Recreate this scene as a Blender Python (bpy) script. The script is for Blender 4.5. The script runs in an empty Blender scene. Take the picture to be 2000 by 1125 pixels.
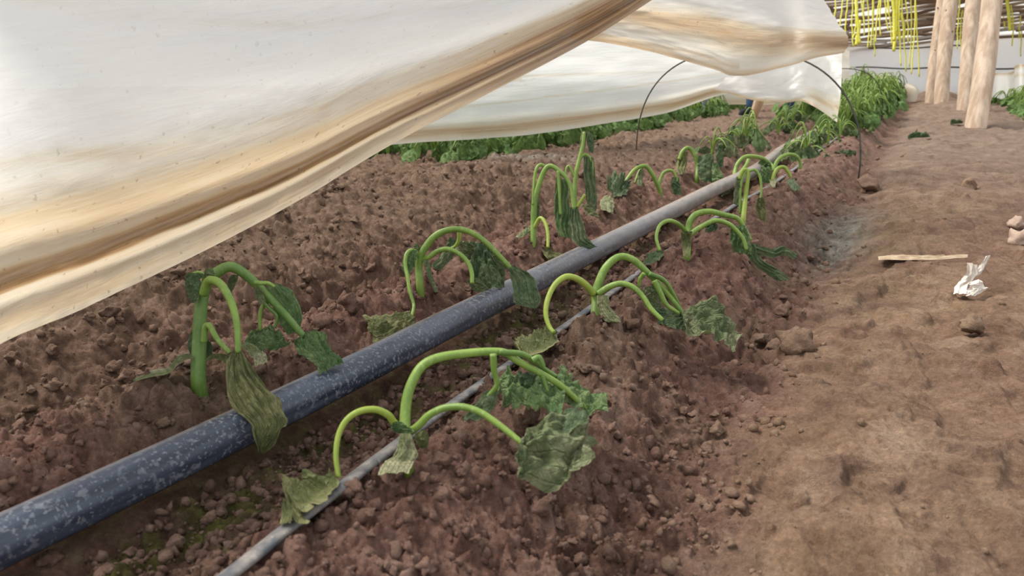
import bpy, bmesh, math, random
import numpy as np
from mathutils import Vector, Matrix
random.seed(7); np.random.seed(7)
SC = bpy.context.scene
COL = SC.collection
# ------------------------------------------------------------------ camera, sky, sun, exposure
F = 1444.0; CH = 0.42                       # focal length in pixels (2000 px wide), camera height
VX, VY = 820.0, 432.5
PITCH = math.atan(VY / F); YAW = math.atan(VX / math.hypot(F, VY))
FW = np.array([-math.sin(YAW)*math.cos(PITCH), math.cos(YAW)*math.cos(PITCH), -math.sin(PITCH)])
RT = np.array([math.cos(YAW), math.sin(YAW), 0.0]); UP = np.cross(RT, FW)
CAMP = np.array([0, 0, CH])
cd = bpy.data.cameras.new('camera'); cam = bpy.data.objects.new('camera', cd); COL.objects.link(cam)
cam.matrix_world = Matrix(((RT[0], UP[0], -FW[0], 0), (RT[1], UP[1], -FW[1], 0), (RT[2], UP[2], -FW[2], CH), (0, 0, 0, 1)))
cd.sensor_width = 36; cd.lens = 36*F/2000; cd.clip_start = .02; cd.clip_end = 200
cd.dof.use_dof = True; cd.dof.focus_distance = 1.25; cd.dof.aperture_fstop = 9.0
SC.camera = cam
W = bpy.data.worlds.new('sky'); SC.world = W; W.use_nodes = True
bg = W.node_tree.nodes['Background']; bg.inputs[0].default_value = (.93, .97, 1, 1); bg.inputs[1].default_value = .80
sd = bpy.data.lights.new('sun', 'SUN'); sd.energy = 3.2; sd.angle = math.radians(24); sd.color = (1, .95, .87)
sun = bpy.data.objects.new('sun', sd); COL.objects.link(sun)
sun.rotation_euler = Vector((.62, .08, -.85)).to_track_quat('-Z', 'Y').to_euler()
SC.view_settings.view_transform = 'Standard'; SC.view_settings.look = 'None'
SC.view_settings.gamma = 1; SC.view_settings.use_curve_mapping = False; SC.view_settings.exposure = .44

# ------------------------------------------------------------------ numeric helpers
def ray(px, py): return FW + RT*((px-1000)/F) + UP*((562.5-py)/F)
def at(px, py, d): return CAMP + ray(px, py)*d
def hsh(ix, iy, s):
    n = (ix.astype(np.int64)*374761393 + iy.astype(np.int64)*668265263 + s*974634777) & 0xffffffff
    n = ((n ^ (n >> 13))*1274126177) & 0xffffffff
    n = ((n ^ (n >> 16))*2246822519) & 0xffffffff
    return ((n ^ (n >> 15)) & 0xffffff)/float(0xffffff)
def vnoise(x, y, s=0):
    ix = np.floor(x); iy = np.floor(y); fx = x-ix; fy = y-iy
    fx = fx*fx*(3-2*fx); fy = fy*fy*(3-2*fy)
    a = hsh(ix, iy, s); b = hsh(ix+1, iy, s); c = hsh(ix, iy+1, s); d = hsh(ix+1, iy+1, s)
    return (a*(1-fx)+b*fx)*(1-fy)+(c*(1-fx)+d*fx)*fy*1.0
def fbm(x, y, o=4, s=0):
    r = 0; a = .5
    for k in range(o):
        r = r + a*(vnoise(x, y, s+k)-.5); x = x*2.03+7.1; y = y*2.03+3.7; a *= .5
    return r*2
def lumps(x, y, cell, s, dens=.75):
    """rounded crumbs of random size, one per cell"""
    gx = x/cell; gy = y/cell; ix = np.floor(gx); iy = np.floor(gy); best = np.zeros_like(gx)
    for dx in (-1, 0, 1):
        for dy in (-1, 0, 1):
            cx = ix+dx; cy = iy+dy
            px = cx+.15+.7*hsh(cx, cy, s); py = cy+.15+.7*hsh(cx, cy, s+1)
            r = .25+.5*hsh(cx, cy, s+2)**1.5; on = hsh(cx, cy, s+3) < dens
            ang = hsh(cx, cy, s+4)*6.28; ca = np.cos(ang); sa = np.sin(ang)
            ux = gx-px; uy = gy-py
            u = ux*ca+uy*sa; v = (-ux*sa+uy*ca)*1.35
            q = 1-(u*u+v*v)/(r*r)
            best = np.maximum(best, np.where(on & (q > 0), np.minimum(np.sqrt(np.maximum(q, 0)), .62+.3*hsh(cx, cy, s+5))*r, 0))
    return best*cell
PROF = np.array([(-30, .0), (-3.4, .01), (-3.0, .0), (-2.6, .01), (-2.2, .01), (-1.85, -.01), (-1.6, .06), (-1.4, .095), (-1.2, .08), (-1.08, .045), (-1.0, -.012),
    (-.95, -.03), (-.90, -.01), (-.84, .03), (-.78, .052), (-.735, .05), (-.695, .022), (-.66, .0), (-.6, -.012), (-.53, -.01), (-.47, .01), (-.43, .035),
    (-.385, .06), (-.335, .062), (-.285, .04), (-.22, -.006), (-.17, -.02), (-.11, -.012), (-.03, .005), (.15, .012), (.5, .015), (.75, .0), (1.0, .04), (1.4, .03), (30, .03)])
_xs = np.linspace(-30, 30, 24001); _zs = np.interp(_xs, PROF[:, 0], PROF[:, 1])
_k = np.hanning(29); _k /= _k.sum(); _zs = np.convolve(np.pad(_zs, 14, 'edge'), _k, 'valid')
POSTS = [(.335, 6.55), (.33, 9.2), (.14, 11.3), (.02, 11.25)]
def sstep(a, b, x):
    t = np.clip((x-a)/(b-a), 0, 1); return t*t*(3-2*t)
def pathmask(x, y):
    e = x + .05*fbm(x*3.1, y*3.1, 3, 77)
    return sstep(-.20, -.08, e)
def h_smooth(x, y):
    x = np.asarray(x, float); y = np.asarray(y, float)
    wob = .035*fbm(y*1.7, x*.4+9, 3, 5)
    z = np.interp(x+wob, _xs, _zs)
    z = z*(1-(.62*sstep(2.0, 3.6, y)+.3*sstep(3.6, 5.5, y))*sstep(-.92, -1.1, x))
    pm = pathmask(x, y)
    z = z + (1-.55*pm)*.020*fbm(x*4.2, y*4.2, 3, 11)*sstep(.0, .08, np.abs(x+.645))
    z = z + .012*pm*fbm(x*2.3, y*2.3, 3, 31) - .012*pm*sstep(.25, .5, fbm(x*3.3+4, y*2.6, 2, 41))
    for px, py in POSTS:
        z = z + .07*np.exp(-((x-px)**2+(y-py)**2)/.09)
    z = z + .035*np.exp(-((x+.13)**2+(y-3.3)**2)/.05) + .03*np.exp(-((x-.05)**2/.02+(y-2.2)**2/.1))
    # hollow in the furrow left of the ridge and the hole right of it
    z = z - .03*np.exp(-((x+.97)**2/.006+(y-1.05)**2/.02)) - .035*np.exp(-((x+.17)**2/.008+(y-1.95)**2/.05))
    return z
def ridgy(x): return np.clip(1-pathmask(x, x*0+1), 0, 1)
def h_full(x, y):
    z = h_smooth(x, y)
    pm = pathmask(x, y); a = 1-.85*pm
    under = .25+.75*sstep(.008, .032, np.abs(x+.645))
    def wl(cell, sd, dens):
        f = 1.6/cell; k = .42*cell
        wx = x+k*fbm(x*f, y*f, 3, sd+50); wy = y+k*fbm(x*f+31, y*f, 3, sd+60)
        return lumps(wx, wy, cell, sd, dens)*(.75+.5*vnoise(x*f, y*f, sd+70))
    rr = .35+1.1*vnoise(x*5, y*5, 300)
    z = z + a*under*(rr*(.42*wl(.075, 100, .45) + .55*wl(.036, 120, .6) + .7*wl(.017, 140, .7)) - .0115)
    rid = .5-np.abs(fbm(x*24, y*24, 4, 610))
    z = z + a*under*(.010*(rid-.3) + .009*fbm(x*40, y*40, 4, 61) + .0085*fbm(x*130, y*130, 3, 66))
    p2 = .5-np.abs(fbm(x*9, y*8, 4, 620))
    z = z + pm*(.010*(p2-.35) + .007*fbm(x*16, y*14, 3, 171) + .0045*fbm(x*60, y*60, 3, 175) + .45*wl(.035, 180, .10) + .0035*fbm(x*170, y*170, 2, 178))
    z = z - pm*.013*sstep(.34, .6, vnoise(x*11, y*9, 401)*vnoise(x*23, y*19, 405)*1.9)
    return z
def gz(x, y): return float(h_smooth(np.array([x]), np.array([y]))[0])
def gzf(x, y): return float(h_full(np.array([x]), np.array([y]))[0])
def G(px, py, lift=0.0):
    """first hit of the pixel's ray with the soil"""
    r = ray(px, py); lo, hi = .3, 30.0
    for n in (260, 60, 30):
        t = np.geomspace(lo, hi, n); P = CAMP[None]+r[None]*t[:, None]
        below = P[:, 2] < h_smooth(P[:, 0], P[:, 1])+.004+lift
        k = int(np.argmax(below)) if below.any() else n-1
        lo, hi = t[max(k-1, 0)], t[k]
    return P[k], t[k]
def catmull(P, n):
    P = np.asarray(P, float)
    if len(P) == 2: return P[0]+(P[1]-P[0])*np.linspace(0, 1, n)[:, None]
    Q = np.vstack([2*P[0]-P[1], P, 2*P[-1]-P[-2]])
    seg = np.linalg.norm(np.diff(P[:, :3], axis=0), axis=1)**.5+1e-6; cum = np.r_[0, np.cumsum(seg)]
    out = []
    for u in np.linspace(0, cum[-1], n):
        i = min(int(np.searchsorted(cum, u, 'right'))-1, len(P)-2); t = (u-cum[i])/seg[i]
        p0, p1, p2, p3 = Q[i:i+4]
        out.append(.5*((2*p1)+(-p0+p2)*t+(2*p0-5*p1+4*p2-p3)*t*t+(-p0+3*p1-3*p2+p3)*t**3))
    return np.array(out)
# ------------------------------------------------------------------ object helpers
def mesh_np(name, V, Fc, mat, smooth=True):
    me = bpy.data.meshes.new(name); V = np.asarray(V, np.float32); Fc = np.asarray(Fc, np.int32); k = Fc.shape[1]
    me.vertices.add(len(V)); me.vertices.foreach_set('co', V.ravel())
    me.loops.add(Fc.size); me.loops.foreach_set('vertex_index', Fc.ravel())
    me.polygons.add(len(Fc)); me.polygons.foreach_set('loop_start', np.arange(0, Fc.size, k, dtype=np.int32))
    me.polygons.foreach_set('loop_total', np.full(len(Fc), k, np.int32))
    if smooth: me.polygons.foreach_set('use_smooth', np.ones(len(Fc), bool))
    me.update(calc_edges=True); me.validate()
    if mat: me.materials.append(mat)
    return me
def fattr(me, name, vals):
    a = me.attributes.new(name, 'FLOAT', 'POINT'); a.data.foreach_set('value', np.asarray(vals, np.float32).ravel())
def link(name, me, parent=None, loc=(0, 0, 0)):
    o = bpy.data.objects.new(name, me); COL.objects.link(o); o.location = loc
    if parent: o.parent = parent
    return o
def empty(name, loc): 
    o = link(name, None, None, loc); o.empty_display_size = .05; return o
def tag(o, label, cat, group=None, kind=None):
    if label: o['label'] = label
    if cat: o['category'] = cat
    if group: o['group'] = group
    if kind: o['kind'] = kind
    return o
def grid_faces(n, m, wrap=False):
    i = np.arange(n-1)[:, None]; j = np.arange(m if wrap else m-1)[None]
    a = i*m+j; b = i*m+(j+1) % m; return np.stack([a, b, b+m, a+m], -1).reshape(-1, 4)
def tube_np(P, R, sides=9, ridge=0.0, flat=1.0, caps=True, seed=0):
    P = np.asarray(P, float); n = len(P); T = np.gradient(P, axis=0); T /= np.linalg.norm(T, axis=1)[:, None]+1e-9
    ref = np.array([0, 0, 1.]) if abs(T[0][2]) < .9 else np.array([1., 0, 0])
    N = np.cross(T[0], ref); N /= np.linalg.norm(N); V = []
    R = np.broadcast_to(R, (n,))
    a = np.linspace(0, 2*np.pi, sides, endpoint=False)
    for i in range(n):
        N = N-T[i]*(N@T[i]); N /= np.linalg.norm(N)+1e-9; B = np.cross(T[i], N)
        rr = R[i]*(1+ridge*np.cos(a*5+seed))
        V.append(P[i]+np.outer(rr*np.cos(a), N)+np.outer(rr*np.sin(a)*flat, B))
    V = np.concatenate(V); Fc = grid_faces(n, sides, True)
    if caps:
        V = np.vstack([V, P[0], P[-1]]); c0 = n*sides; j = np.arange(sides); k = (j+1) % sides
        Fc = np.vstack([Fc, np.stack([k, j, np.full(sides, c0), np.full(sides, c0)], -1), np.stack([(n-1)*sides+j, (n-1)*sides+k, np.full(sides, c0+1), np.full(sides, c0+1)], -1)])
    return V, Fc
def tidy(me):
    bm = bmesh.new(); bm.from_mesh(me); bmesh.ops.remove_doubles(bm, verts=bm.verts, dist=1e-6); bm.to_mesh(me); bm.free()
def tube_mesh(name, P, R, mat, **k):
    V, Fc = tube_np(P, R, **k)
    tris = Fc[:, 2] == Fc[:, 3]
    me = bpy.data.meshes.new(name)
    me.from_pydata(V.tolist(), [], [tuple(f) for f in Fc[~tris].tolist()]+[tuple(f[:3]) for f in Fc[tris].tolist()]); me.update()
    me.polygons.foreach_set('use_smooth', [True]*len(me.polygons)); me.materials.append(mat)
    return me
# ------------------------------------------------------------------ materials
class NT:
    def __init__(s, name):
        s.m = bpy.data.materials.new(name); s.m.use_nodes = True; s.t = s.m.node_tree; s.t.nodes.clear()
        s.out = s.n('ShaderNodeOutputMaterial')
    def n(s, ty, **kw):
        x = s.t.nodes.new(ty)
        for k, v in kw.items():
            if k.startswith('_'): setattr(x, k[1:], v)
            else:
                key = int(k[1:]) if k[0] == 'i' and k[1:].isdigit() else k
                if isinstance(v, bpy.types.NodeSocket): s.t.links.new(v, x.inputs[key])
                else: x.inputs[key].default_value = v
        return x
    def noise(s, scale, vec=None, detail=4, rough=.55, dist=0):
        x = s.n('ShaderNodeTexNoise'); x.inputs['Scale'].default_value = scale; x.inputs['Detail'].default_value = detail
        x.inputs['Roughness'].default_value = rough; x.inputs['Distortion'].default_value = dist
        if vec is not None: s.t.links.new(vec, x.inputs['Vector'])
        return x.outputs['Fac']
    def ramp(s, fac, *stops):
        x = s.n('ShaderNodeValToRGB'); s.t.links.new(fac, x.inputs[0]); e = x.color_ramp.elements
        while len(e) < len(stops): e.new(.5)
        for k, (p, c) in enumerate(stops):
            e[k].position = p; e[k].color = (c, c, c, 1) if np.isscalar(c) else (*c, 1)
        return x.outputs[0]
    def mix(s, f, a, b, mode='MIX'):
        x = s.n('ShaderNodeMix', _data_type='RGBA', _blend_type=mode)
        for k, v in ((0, f), (6, a), (7, b)):
            if isinstance(v, bpy.types.NodeSocket): s.t.links.new(v, x.inputs[k])
            elif k == 0: x.inputs[0].default_value = v
            else: x.inputs[k].default_value = (*v, 1)
        return x.outputs[2]
    def math(s, op, a, b=0.0, c=None):
        x = s.n('ShaderNodeMath', _operation=op)
        for k, v in ((0, a), (1, b)):
            if isinstance(v, bpy.types.NodeSocket): s.t.links.new(v, x.inputs[k])
            else: x.inputs[k].default_value = v
        return x.outputs[0]
    def attr(s, name): return s.n('ShaderNodeAttribute', _attribute_name=name).outputs['Fac']
    def obj(s): return s.n('ShaderNodeTexCoord').outputs['Object']
    def uv(s): return s.n('ShaderNodeTexCoord').outputs['UV']
    def vscale(s, vec, sc):
        x = s.n('ShaderNodeVectorMath', _operation='MULTIPLY'); s.t.links.new(vec, x.inputs[0]); x.inputs[1].default_value = sc; return x.outputs[0]
    def bump(s, h, st, dist):
        x = s.n('ShaderNodeBump'); s.t.links.new(h, x.inputs['Height']); x.inputs['Strength'].default_value = st; x.inputs['Distance'].default_value = dist; return x.outputs[0]
    def done(s, sh): s.t.links.new(sh, s.out.inputs[0]); return s.m
    def bsdf(s, col, rough=.9, normal=None, spec=.3):
        x = s.n('ShaderNodeBsdfPrincipled'); x.inputs['Specular IOR Level'].default_value = spec
        for k, v in (('Base Color', col), ('Roughness', rough), ('Normal', normal)):
            if v is None: continue
            if isinstance(v, bpy.types.NodeSocket): s.t.links.new(v, x.inputs[k])
            else: x.inputs[k].default_value = (*v, 1) if k == 'Base Color' else v
        return x.outputs[0]

def soil_material(name, zones=True):
    t = NT(name)
    gn = t.n('ShaderNodeNewGeometry'); geo = gn.outputs['Position']
    n1 = t.noise(3.2, geo, 5); n2 = t.noise(30, geo, 6, .65); n3 = t.noise(170, geo, 5, .7); n4 = t.noise(9, geo, 5, .65, .6)
    red = t.ramp(n2, (.28, (.095, .047, .034)), (.50, (.228, .124, .094)), (.74, (.39, .245, .190)))
    brown = t.ramp(n2, (.28, (.090, .056, .037)), (.50, (.205, .135, .092)), (.74, (.36, .248, .178)))
    if zones:
        col = t.mix(t.attr('greyish'), t.mix(t.ramp(n1, (.45, 0.), (.65, .8)), red, brown), brown)
        tan = t.ramp(n4, (.28, (.19, .112, .068)), (.5, (.35, .226, .143)), (.72, (.49, .35, .245)))
        tan = t.mix(t.ramp(t.noise(5.5, geo, 6, .72), (.38, .8), (.56, 0.)), tan, (.20, .125, .088))
        tan = t.mix(t.ramp(t.noise(24, geo, 5, .7), (.34, .75), (.50, 0.)), tan, (.135, .078, .052))
        col = t.mix(t.attr('path'), col, tan)
        far = t.ramp(n4, (.3, (.165, .115, .085)), (.7, (.34, .255, .195)))
        col = t.mix(t.attr('hazy'), col, far)  # greyer, lighter tone stands in for haze over the far soil
        grey = t.ramp(n2, (.35, (.16, .14, .115)), (.65, (.40, .37, .32)))
        col = t.mix(t.attr('ash'), col, grey)
        mossc = t.ramp(n2, (.35, (.032, .038, .008)), (.65, (.15, .155, .035)))
        mm = t.math('MULTIPLY', t.attr('moss'), t.ramp(t.noise(15, geo, 5, .68), (.44, 0.), (.56, 1.)))
        col = t.mix(mm, col, mossc)
        col = t.mix(t.math('MULTIPLY', t.attr('furrow_dark'), .5), col, (.085, .048, .032))
    else:
        col = t.mix(t.ramp(n1, (.45, 0.), (.65, 1.)), red, brown)
        sx = t.n('ShaderNodeSeparateXYZ'); t.t.links.new(geo, sx.inputs[0])
        mr = lambda a, b: t.n('ShaderNodeMapRange', i0=sx.outputs[0], i1=a, i2=b).outputs[0]
        col = t.mix(mr(-.9, -1.15), col, brown); col = t.mix(mr(-.22, -.08), col, (.36, .24, .155))
        col = t.mix(t.math('MULTIPLY', gn.outputs['Random Per Island'], .4), col, (.35, .24, .18))
    col = t.mix(.5, col, t.ramp(n3, (.26, .2), (.5, .5), (.74, .85)), 'OVERLAY')
    col = t.mix(t.ramp(t.noise(300, geo, 2, .5), (.68, 0.), (.78, .5)), col, (.42, .33, .26))
    h = t.math('ADD', t.math('MULTIPLY', n3, .8), t.noise(480, geo, 4, .75))
    return t.done(t.bsdf(col, .95, t.bump(h, 1.0, .0045), .12))
M_SOIL = soil_material('soil'); M_CLOD = soil_material('clod', False)

def leaf_material(name, dark, mid, pale, vein, dryness):
    t = NT(name); uv = t.uv(); o = t.obj()
    sep = t.n('ShaderNodeSeparateXYZ'); t.t.links.new(uv, sep.inputs[0]); u = sep.outputs[0]; v = sep.outputs[1]
    rnd = t.n('ShaderNodeObjectInfo').outputs['Random']
    n1 = t.noise(34, o, 4, .6); n2 = t.noise(160, o, 4, .6)
    col = t.mix(t.ramp(n1, (.32, 0.), (.66, 1.)), dark, mid)
    dry = t.math('MULTIPLY', t.ramp(t.noise(20, o, 5, .6, .5), (.46, 0.), (.64, 1.)), dryness)
    col = t.mix(dry, col, pale)
    uu = t.math('ADD', t.math('MULTIPLY', u, 6.0), t.math('MULTIPLY', t.math('SUBTRACT', n1, .5), .35))
    vein_f = t.ramp(t.math('ABSOLUTE', t.math('SUBTRACT', t.math('FRACT', uu), .5)), (.0, 1.), (.085, 0.))
    side = t.math('FRACT', t.math('ADD', t.math('MULTIPLY', v, 9.0), t.math('MULTIPLY', t.math('ABSOLUTE', t.math('SUBTRACT', t.math('FRACT', uu), .5)), 1.4)))
    side_f = t.ramp(t.math('ABSOLUTE', t.math('SUBTRACT', side, .5)), (.0, .5), (.09, 0.))
    vf = t.math('MAXIMUM', vein_f, side_f)
    edge = t.ramp(t.math('ABSOLUTE', t.math('SUBTRACT', u, .5)), (.40, 0.), (.5, .6))
    col = t.mix(t.math('MULTIPLY', edge, dryness), col, pale)
    col = t.mix(t.math('MULTIPLY', vf, .6), col, vein)
    col = t.mix(.25, col, t.ramp(n2, (.3, .25), (.7, .8)), 'OVERLAY')
    h = t.math('ADD', t.math('MULTIPLY', vf, -.5), t.noise(120, o, 5, .65, .8))
    nb = t.bump(h, .9, .006)
    p = t.bsdf(col, .62, nb, .35)
    tr = t.n('ShaderNodeBsdfTranslucent'); t.t.links.new(col, tr.inputs[0])
    mx = t.n('ShaderNodeMixShader'); mx.inputs[0].default_value = .22; t.t.links.new(p, mx.inputs[1]); t.t.links.new(tr.outputs[0], mx.inputs[2])
    return t.done(mx.outputs[0])
M_LEAF = leaf_material('leaf_green', (.080, .115, .045), (.165, .210, .090), (.38, .37, .21), (.32, .38, .19), .6)
M_LEAFD = leaf_material('leaf_dark', (.055, .098, .042), (.130, .190, .086), (.29, .32, .17), (.27, .35, .17), .45)
M_LEAFP = leaf_material('leaf_pale', (.16, .19, .07), (.29, .31, .15), (.48, .45, .27), (.5, .5, .3), .85)
M_LEAFO = leaf_material('leaf_olive', (.075, .095, .026), (.185, .195, .065), (.36, .34, .16), (.34, .36, .15), .75)
M_LEAFB = leaf_material('leaf_fresh', (.075, .145, .047), (.165, .260, .092), (.34, .39, .18), (.36, .46, .22), .4)
def stem_material(name, a, b, c):
    t = NT(name); o = t.obj(); n = t.noise(26, o, 3); n2 = t.noise(260, t.vscale(o, (1, 1, .25)), 3)
    col = t.mix(t.ramp(n, (.35, 0.), (.65, 1.)), a, b); col = t.mix(t.ramp(n2, (.55, 0.), (.75, .45)), col, c)
    return t.done(t.bsdf(col, .45, t.bump(n2, .35, .0015), .45))
M_STEM = stem_material('stem_green', (.14, .235, .036), (.225, .33, .06), (.40, .48, .18))
M_STEMD = stem_material('stem_deep', (.085, .165, .03), (.14, .235, .045), (.28, .36, .13))
M_STEMY = stem_material('stem_yellow', (.245, .325, .04), (.32, .395, .06), (.44, .47, .19))

def film_material(name, transp=.05):
    t = NT(name); o = t.obj(); uv = t.uv(); d = t.attr('dirt')
    st = t.noise(1., t.vscale(uv, (9, 90, 1)), 5, .65); sp = t.noise(1., t.vscale(uv, (120, 60, 1)), 3, .5)
    dd = t.math('ADD', d, t.math('MULTIPLY', t.math('SUBTRACT', st, .5), t.math('ADD', .10, t.math('MULTIPLY', d, .8))))
    col = t.ramp(dd, (.03, (.95, .945, .925)), (.25, (.86, .79, .66)), (.5, (.74, .59, .40)), (.78, (.50, .32, .17)), (1., (.26, .15, .07)))
    spots = t.math('MULTIPLY', t.ramp(sp, (.65, 0.), (.72, 1.)), t.math('ADD', .10, t.math('MULTIPLY', d, .8)))
    col = t.mix(spots, col, (.24, .15, .08))
    wr = t.noise(1., t.vscale(uv, (14, 40, 1)), 5, .6, .6)
    nb = t.bump(wr, .25, .01)
    df = t.n('ShaderNodeBsdfDiffuse'); tr = t.n('ShaderNodeBsdfTranslucent'); gl = t.n('ShaderNodeBsdfGlossy'); tp = t.n('ShaderNodeBsdfTransparent')
    for x in (df, tr): t.t.links.new(col, x.inputs[0]); t.t.links.new(nb, x.inputs['Normal'])
    gl.inputs['Roughness'].default_value = .35; t.t.links.new(nb, gl.inputs['Normal'])
    def ms(f, a, b):
        x = t.n('ShaderNodeMixShader'); x.inputs[0].default_value = f; t.t.links.new(a, x.inputs[1]); t.t.links.new(b, x.inputs[2]); return x.outputs[0]
    return t.done(ms(transp, ms(.05, ms(.62, df.outputs[0], tr.outputs[0]), gl.outputs[0]), tp.outputs[0]))
M_FILM = film_material('plastic_film')
def simple(name, col, rough=.8, col2=None, scale=30, stretch=(1, 1, 1), bumpst=.3, spec=.3, lo=.4, hi=.65):
    t = NT(name); o = t.vscale(t.obj(), stretch); n = t.noise(scale, o, 4, .6)
    c = t.mix(t.ramp(n, (lo, 0.), (hi, 1.)), col, col2 or col)
    return t.done(t.bsdf(c, rough, t.bump(n, bumpst, .004), spec))
M_WIRE = simple('hoop_wire', (.045, .045, .042), .5, (.10, .085, .065))
M_WOOD = simple('stripped_wood', (.46, .33, .235), .75, (.72, .57, .44), 22, (1, 1, .09), .4)
M_KNOT = simple('knot_wood', (.16, .085, .045), .8, (.28, .17, .10), 60)
M_YEL = simple('yellow_twine', (.78, .74, .05), .6, (.86, .83, .20), 40)
M_BR1 = simple('branch_brown', (.22, .15, .105), .9, (.40, .30, .22), 14, (.2, 1, 1))
M_BR2 = simple('branch_tan', (.36, .27, .20), .9, (.55, .44, .35), 14, (.2, 1, 1))
M_BR3 = simple('branch_grey', (.50, .45, .42), .9, (.68, .63, .60), 14, (.2, 1, 1))

# ------------------------------------------------------------------ the soil
def build_ground():
    na, nr = 630, 950
    deg = np.concatenate([np.linspace(115, 44, 30, endpoint=False), np.linspace(44, -42, na), np.linspace(-42, -110, 31)[1:]]); na = len(deg)
    ang = YAW+np.radians(deg); rad = np.concatenate([np.linspace(.03, .22, 12, endpoint=False), np.geomspace(.22, 4, nr, endpoint=False), np.geomspace(4, 18.5, 130)]); nr = len(rad)
    A, R = np.meshgrid(ang, rad); X = (-np.sin(A)*R).ravel(); Y = (np.cos(A)*R).ravel()
    Z = h_full(X, Y)
    me = mesh_np('ground', np.stack([X, Y, Z], -1), grid_faces(nr, na), M_SOIL)
    pm = pathmask(X, Y); fattr(me, 'path', pm*(.75+.5*fbm(X*5, Y*5, 3, 501)).clip(0, 1)*(1-.75*sstep(2.2, 4.5, Y)))
    fattr(me, 'greyish', sstep(-.88, -1.15, X)*.85)
    fattr(me, 'hazy', (sstep(1.6, 4.5, Y)*(.25+.6*pm)).clip(0, 1))  # dusty distance haze painted into the soil colour, growing along the rows
    tr = np.exp(-((X+.565)/.075)**2)
    fattr(me, 'moss', (tr*(1.0-.5*sstep(.8, 2.0, Y)) + .22*np.exp(-((X+.05)**2/.012+(Y-2.0)**2/.25)) + .25*np.exp(-((X-.0)**2/.03+(Y-.45)**2/.01))).clip(0, 1))
    ash = 1.1*np.exp(-((X+.16)**2/.004+(Y-2.15)**2/.09)) + .9*np.exp(-((X+1.45)**2/.03+(Y-2.75)**2/.05))
    fattr(me, 'ash', (ash*(.6+.8*vnoise(X*25, Y*25, 9))).clip(0, 1))
    dmp = np.exp(-((X+.97)/.07)**2)*sstep(2.5, .7, Y) + tr*.7 + .6*np.exp(-((X+.2)/.05)**2)  # darker soil colour along the two furrows and the pipe trough
    fattr(me, 'furrow_dark', dmp.clip(0, 1))
    g = link('ground', me); tag(g, 'reddish brown tilled soil with raised ridges, furrows and a trodden tan path', 'soil', kind='structure')
build_ground()
def crumbs(n):
    """loose crumbs too many to count: one mesh"""
    bm = bmesh.new(); bmesh.ops.create_icosphere(bm, subdivisions=1, radius=1); bm.verts.ensure_lookup_table()
    bv = np.array([v.co[:] for v in bm.verts]); bf = np.array([[v.index for v in f.verts] for f in bm.faces]); bm.free()
    rng = np.random.default_rng(3)
    a = YAW+np.radians(rng.uniform(-42, 42, n*3)); r = np.exp(rng.uniform(math.log(.3), math.log(5.5), n*3))
    x = -np.sin(a)*r; y = np.cos(a)*r; pm = pathmask(x, y)
    keep = (rng.random(n*3) < (1-.965*pm)) & (np.abs(x+.645) > .03); x = x[keep][:n]; y = y[keep][:n]; n = len(x)
    m = 1500; x[:m] = rng.uniform(-.615, -.47, m); y[:m] = .15+1.6*rng.random(m)**1.3
    s = (.0016+.0058*rng.random(n)**3.0)*(1+.18*np.hypot(x, y)); z = h_full(x, y)
    q = rng.normal(size=(n, 4)); q /= np.linalg.norm(q, axis=1)[:, None]; w, i, j, k = q.T
    Rm = np.stack([1-2*(j*j+k*k), 2*(i*j-k*w), 2*(i*k+j*w), 2*(i*j+k*w), 1-2*(i*i+k*k), 2*(j*k-i*w), 2*(i*k-j*w), 2*(j*k+i*w), 1-2*(i*i+j*j)], -1).reshape(n, 3, 3)
    V = bv[None]*(1+.95*(rng.random((n, len(bv), 1))-.5))*(.6+.6*rng.random((n, 1, 3))); V = np.einsum('nij,nvj->nvi', Rm, V)*s[:, None, None]
    V += np.stack([x, y, z+s*.3], -1)[:, None]
    Fc = (bf[None]+np.arange(n)[:, None, None]*len(bv)).reshape(-1, 3)
    me = mesh_np('soil_crumbs', V.reshape(-1, 3), Fc, M_CLOD, False)
    tag(link('soil_crumbs', me), 'countless loose brown soil crumbs strewn over the ridges', 'soil crumbs', kind='stuff')
crumbs(9500)
# clods one can pick out
CLODM = []
for k in range(9):
    bm = bmesh.new(); bmesh.ops.create_icosphere(bm, subdivisions=3, radius=1)
    rs = np.random.default_rng(40+k); dirs = rs.normal(size=(9, 3)); dirs /= np.linalg.norm(dirs, axis=1)[:, None]; cut = rs.uniform(.5, .85, 9)
    for v in bm.verts:
        c = np.array(v.co[:])
        for dd, cc in zip(dirs, cut):
            e = c@dd
            if e > cc: c = c-dd*(e-cc)*.95
        c = c*(1+.75*float(fbm(np.array([c[0]*2.0+k*5+c[2]*.9]), np.array([c[1]*2.0+c[2]*2.3]), 5, 700+k)[0]))
        v.co = Vector(c*np.array([1, .82, .68]))
    me = bpy.data.meshes.new('soil_clod'); bm.to_mesh(me); bm.free(); me.materials.append(M_CLOD)
    me.polygons.foreach_set('use_smooth', [True]*len(me.polygons)); CLODM.append(me)
def clod(px, py, w, label, group=None, mesh=None, cat='clod', name='soil_clod', mat=None):
    p, d = G(px, py+w*.25); r = w*.5*d/F
    me = CLODM[random.randrange(9)] if mesh is None else mesh
    if mat: me = me.copy(); me.materials[0] = mat
    o = link(name, me, None, (p[0], p[1], gz(p[0], p[1])+r*.22)); o.scale = (r, r, r)
    o.rotation_euler = (random.uniform(-.4, .4), random.uniform(-.4, .4), random.uniform(0, 6.28))
    return tag(o, label, cat, group)
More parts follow.
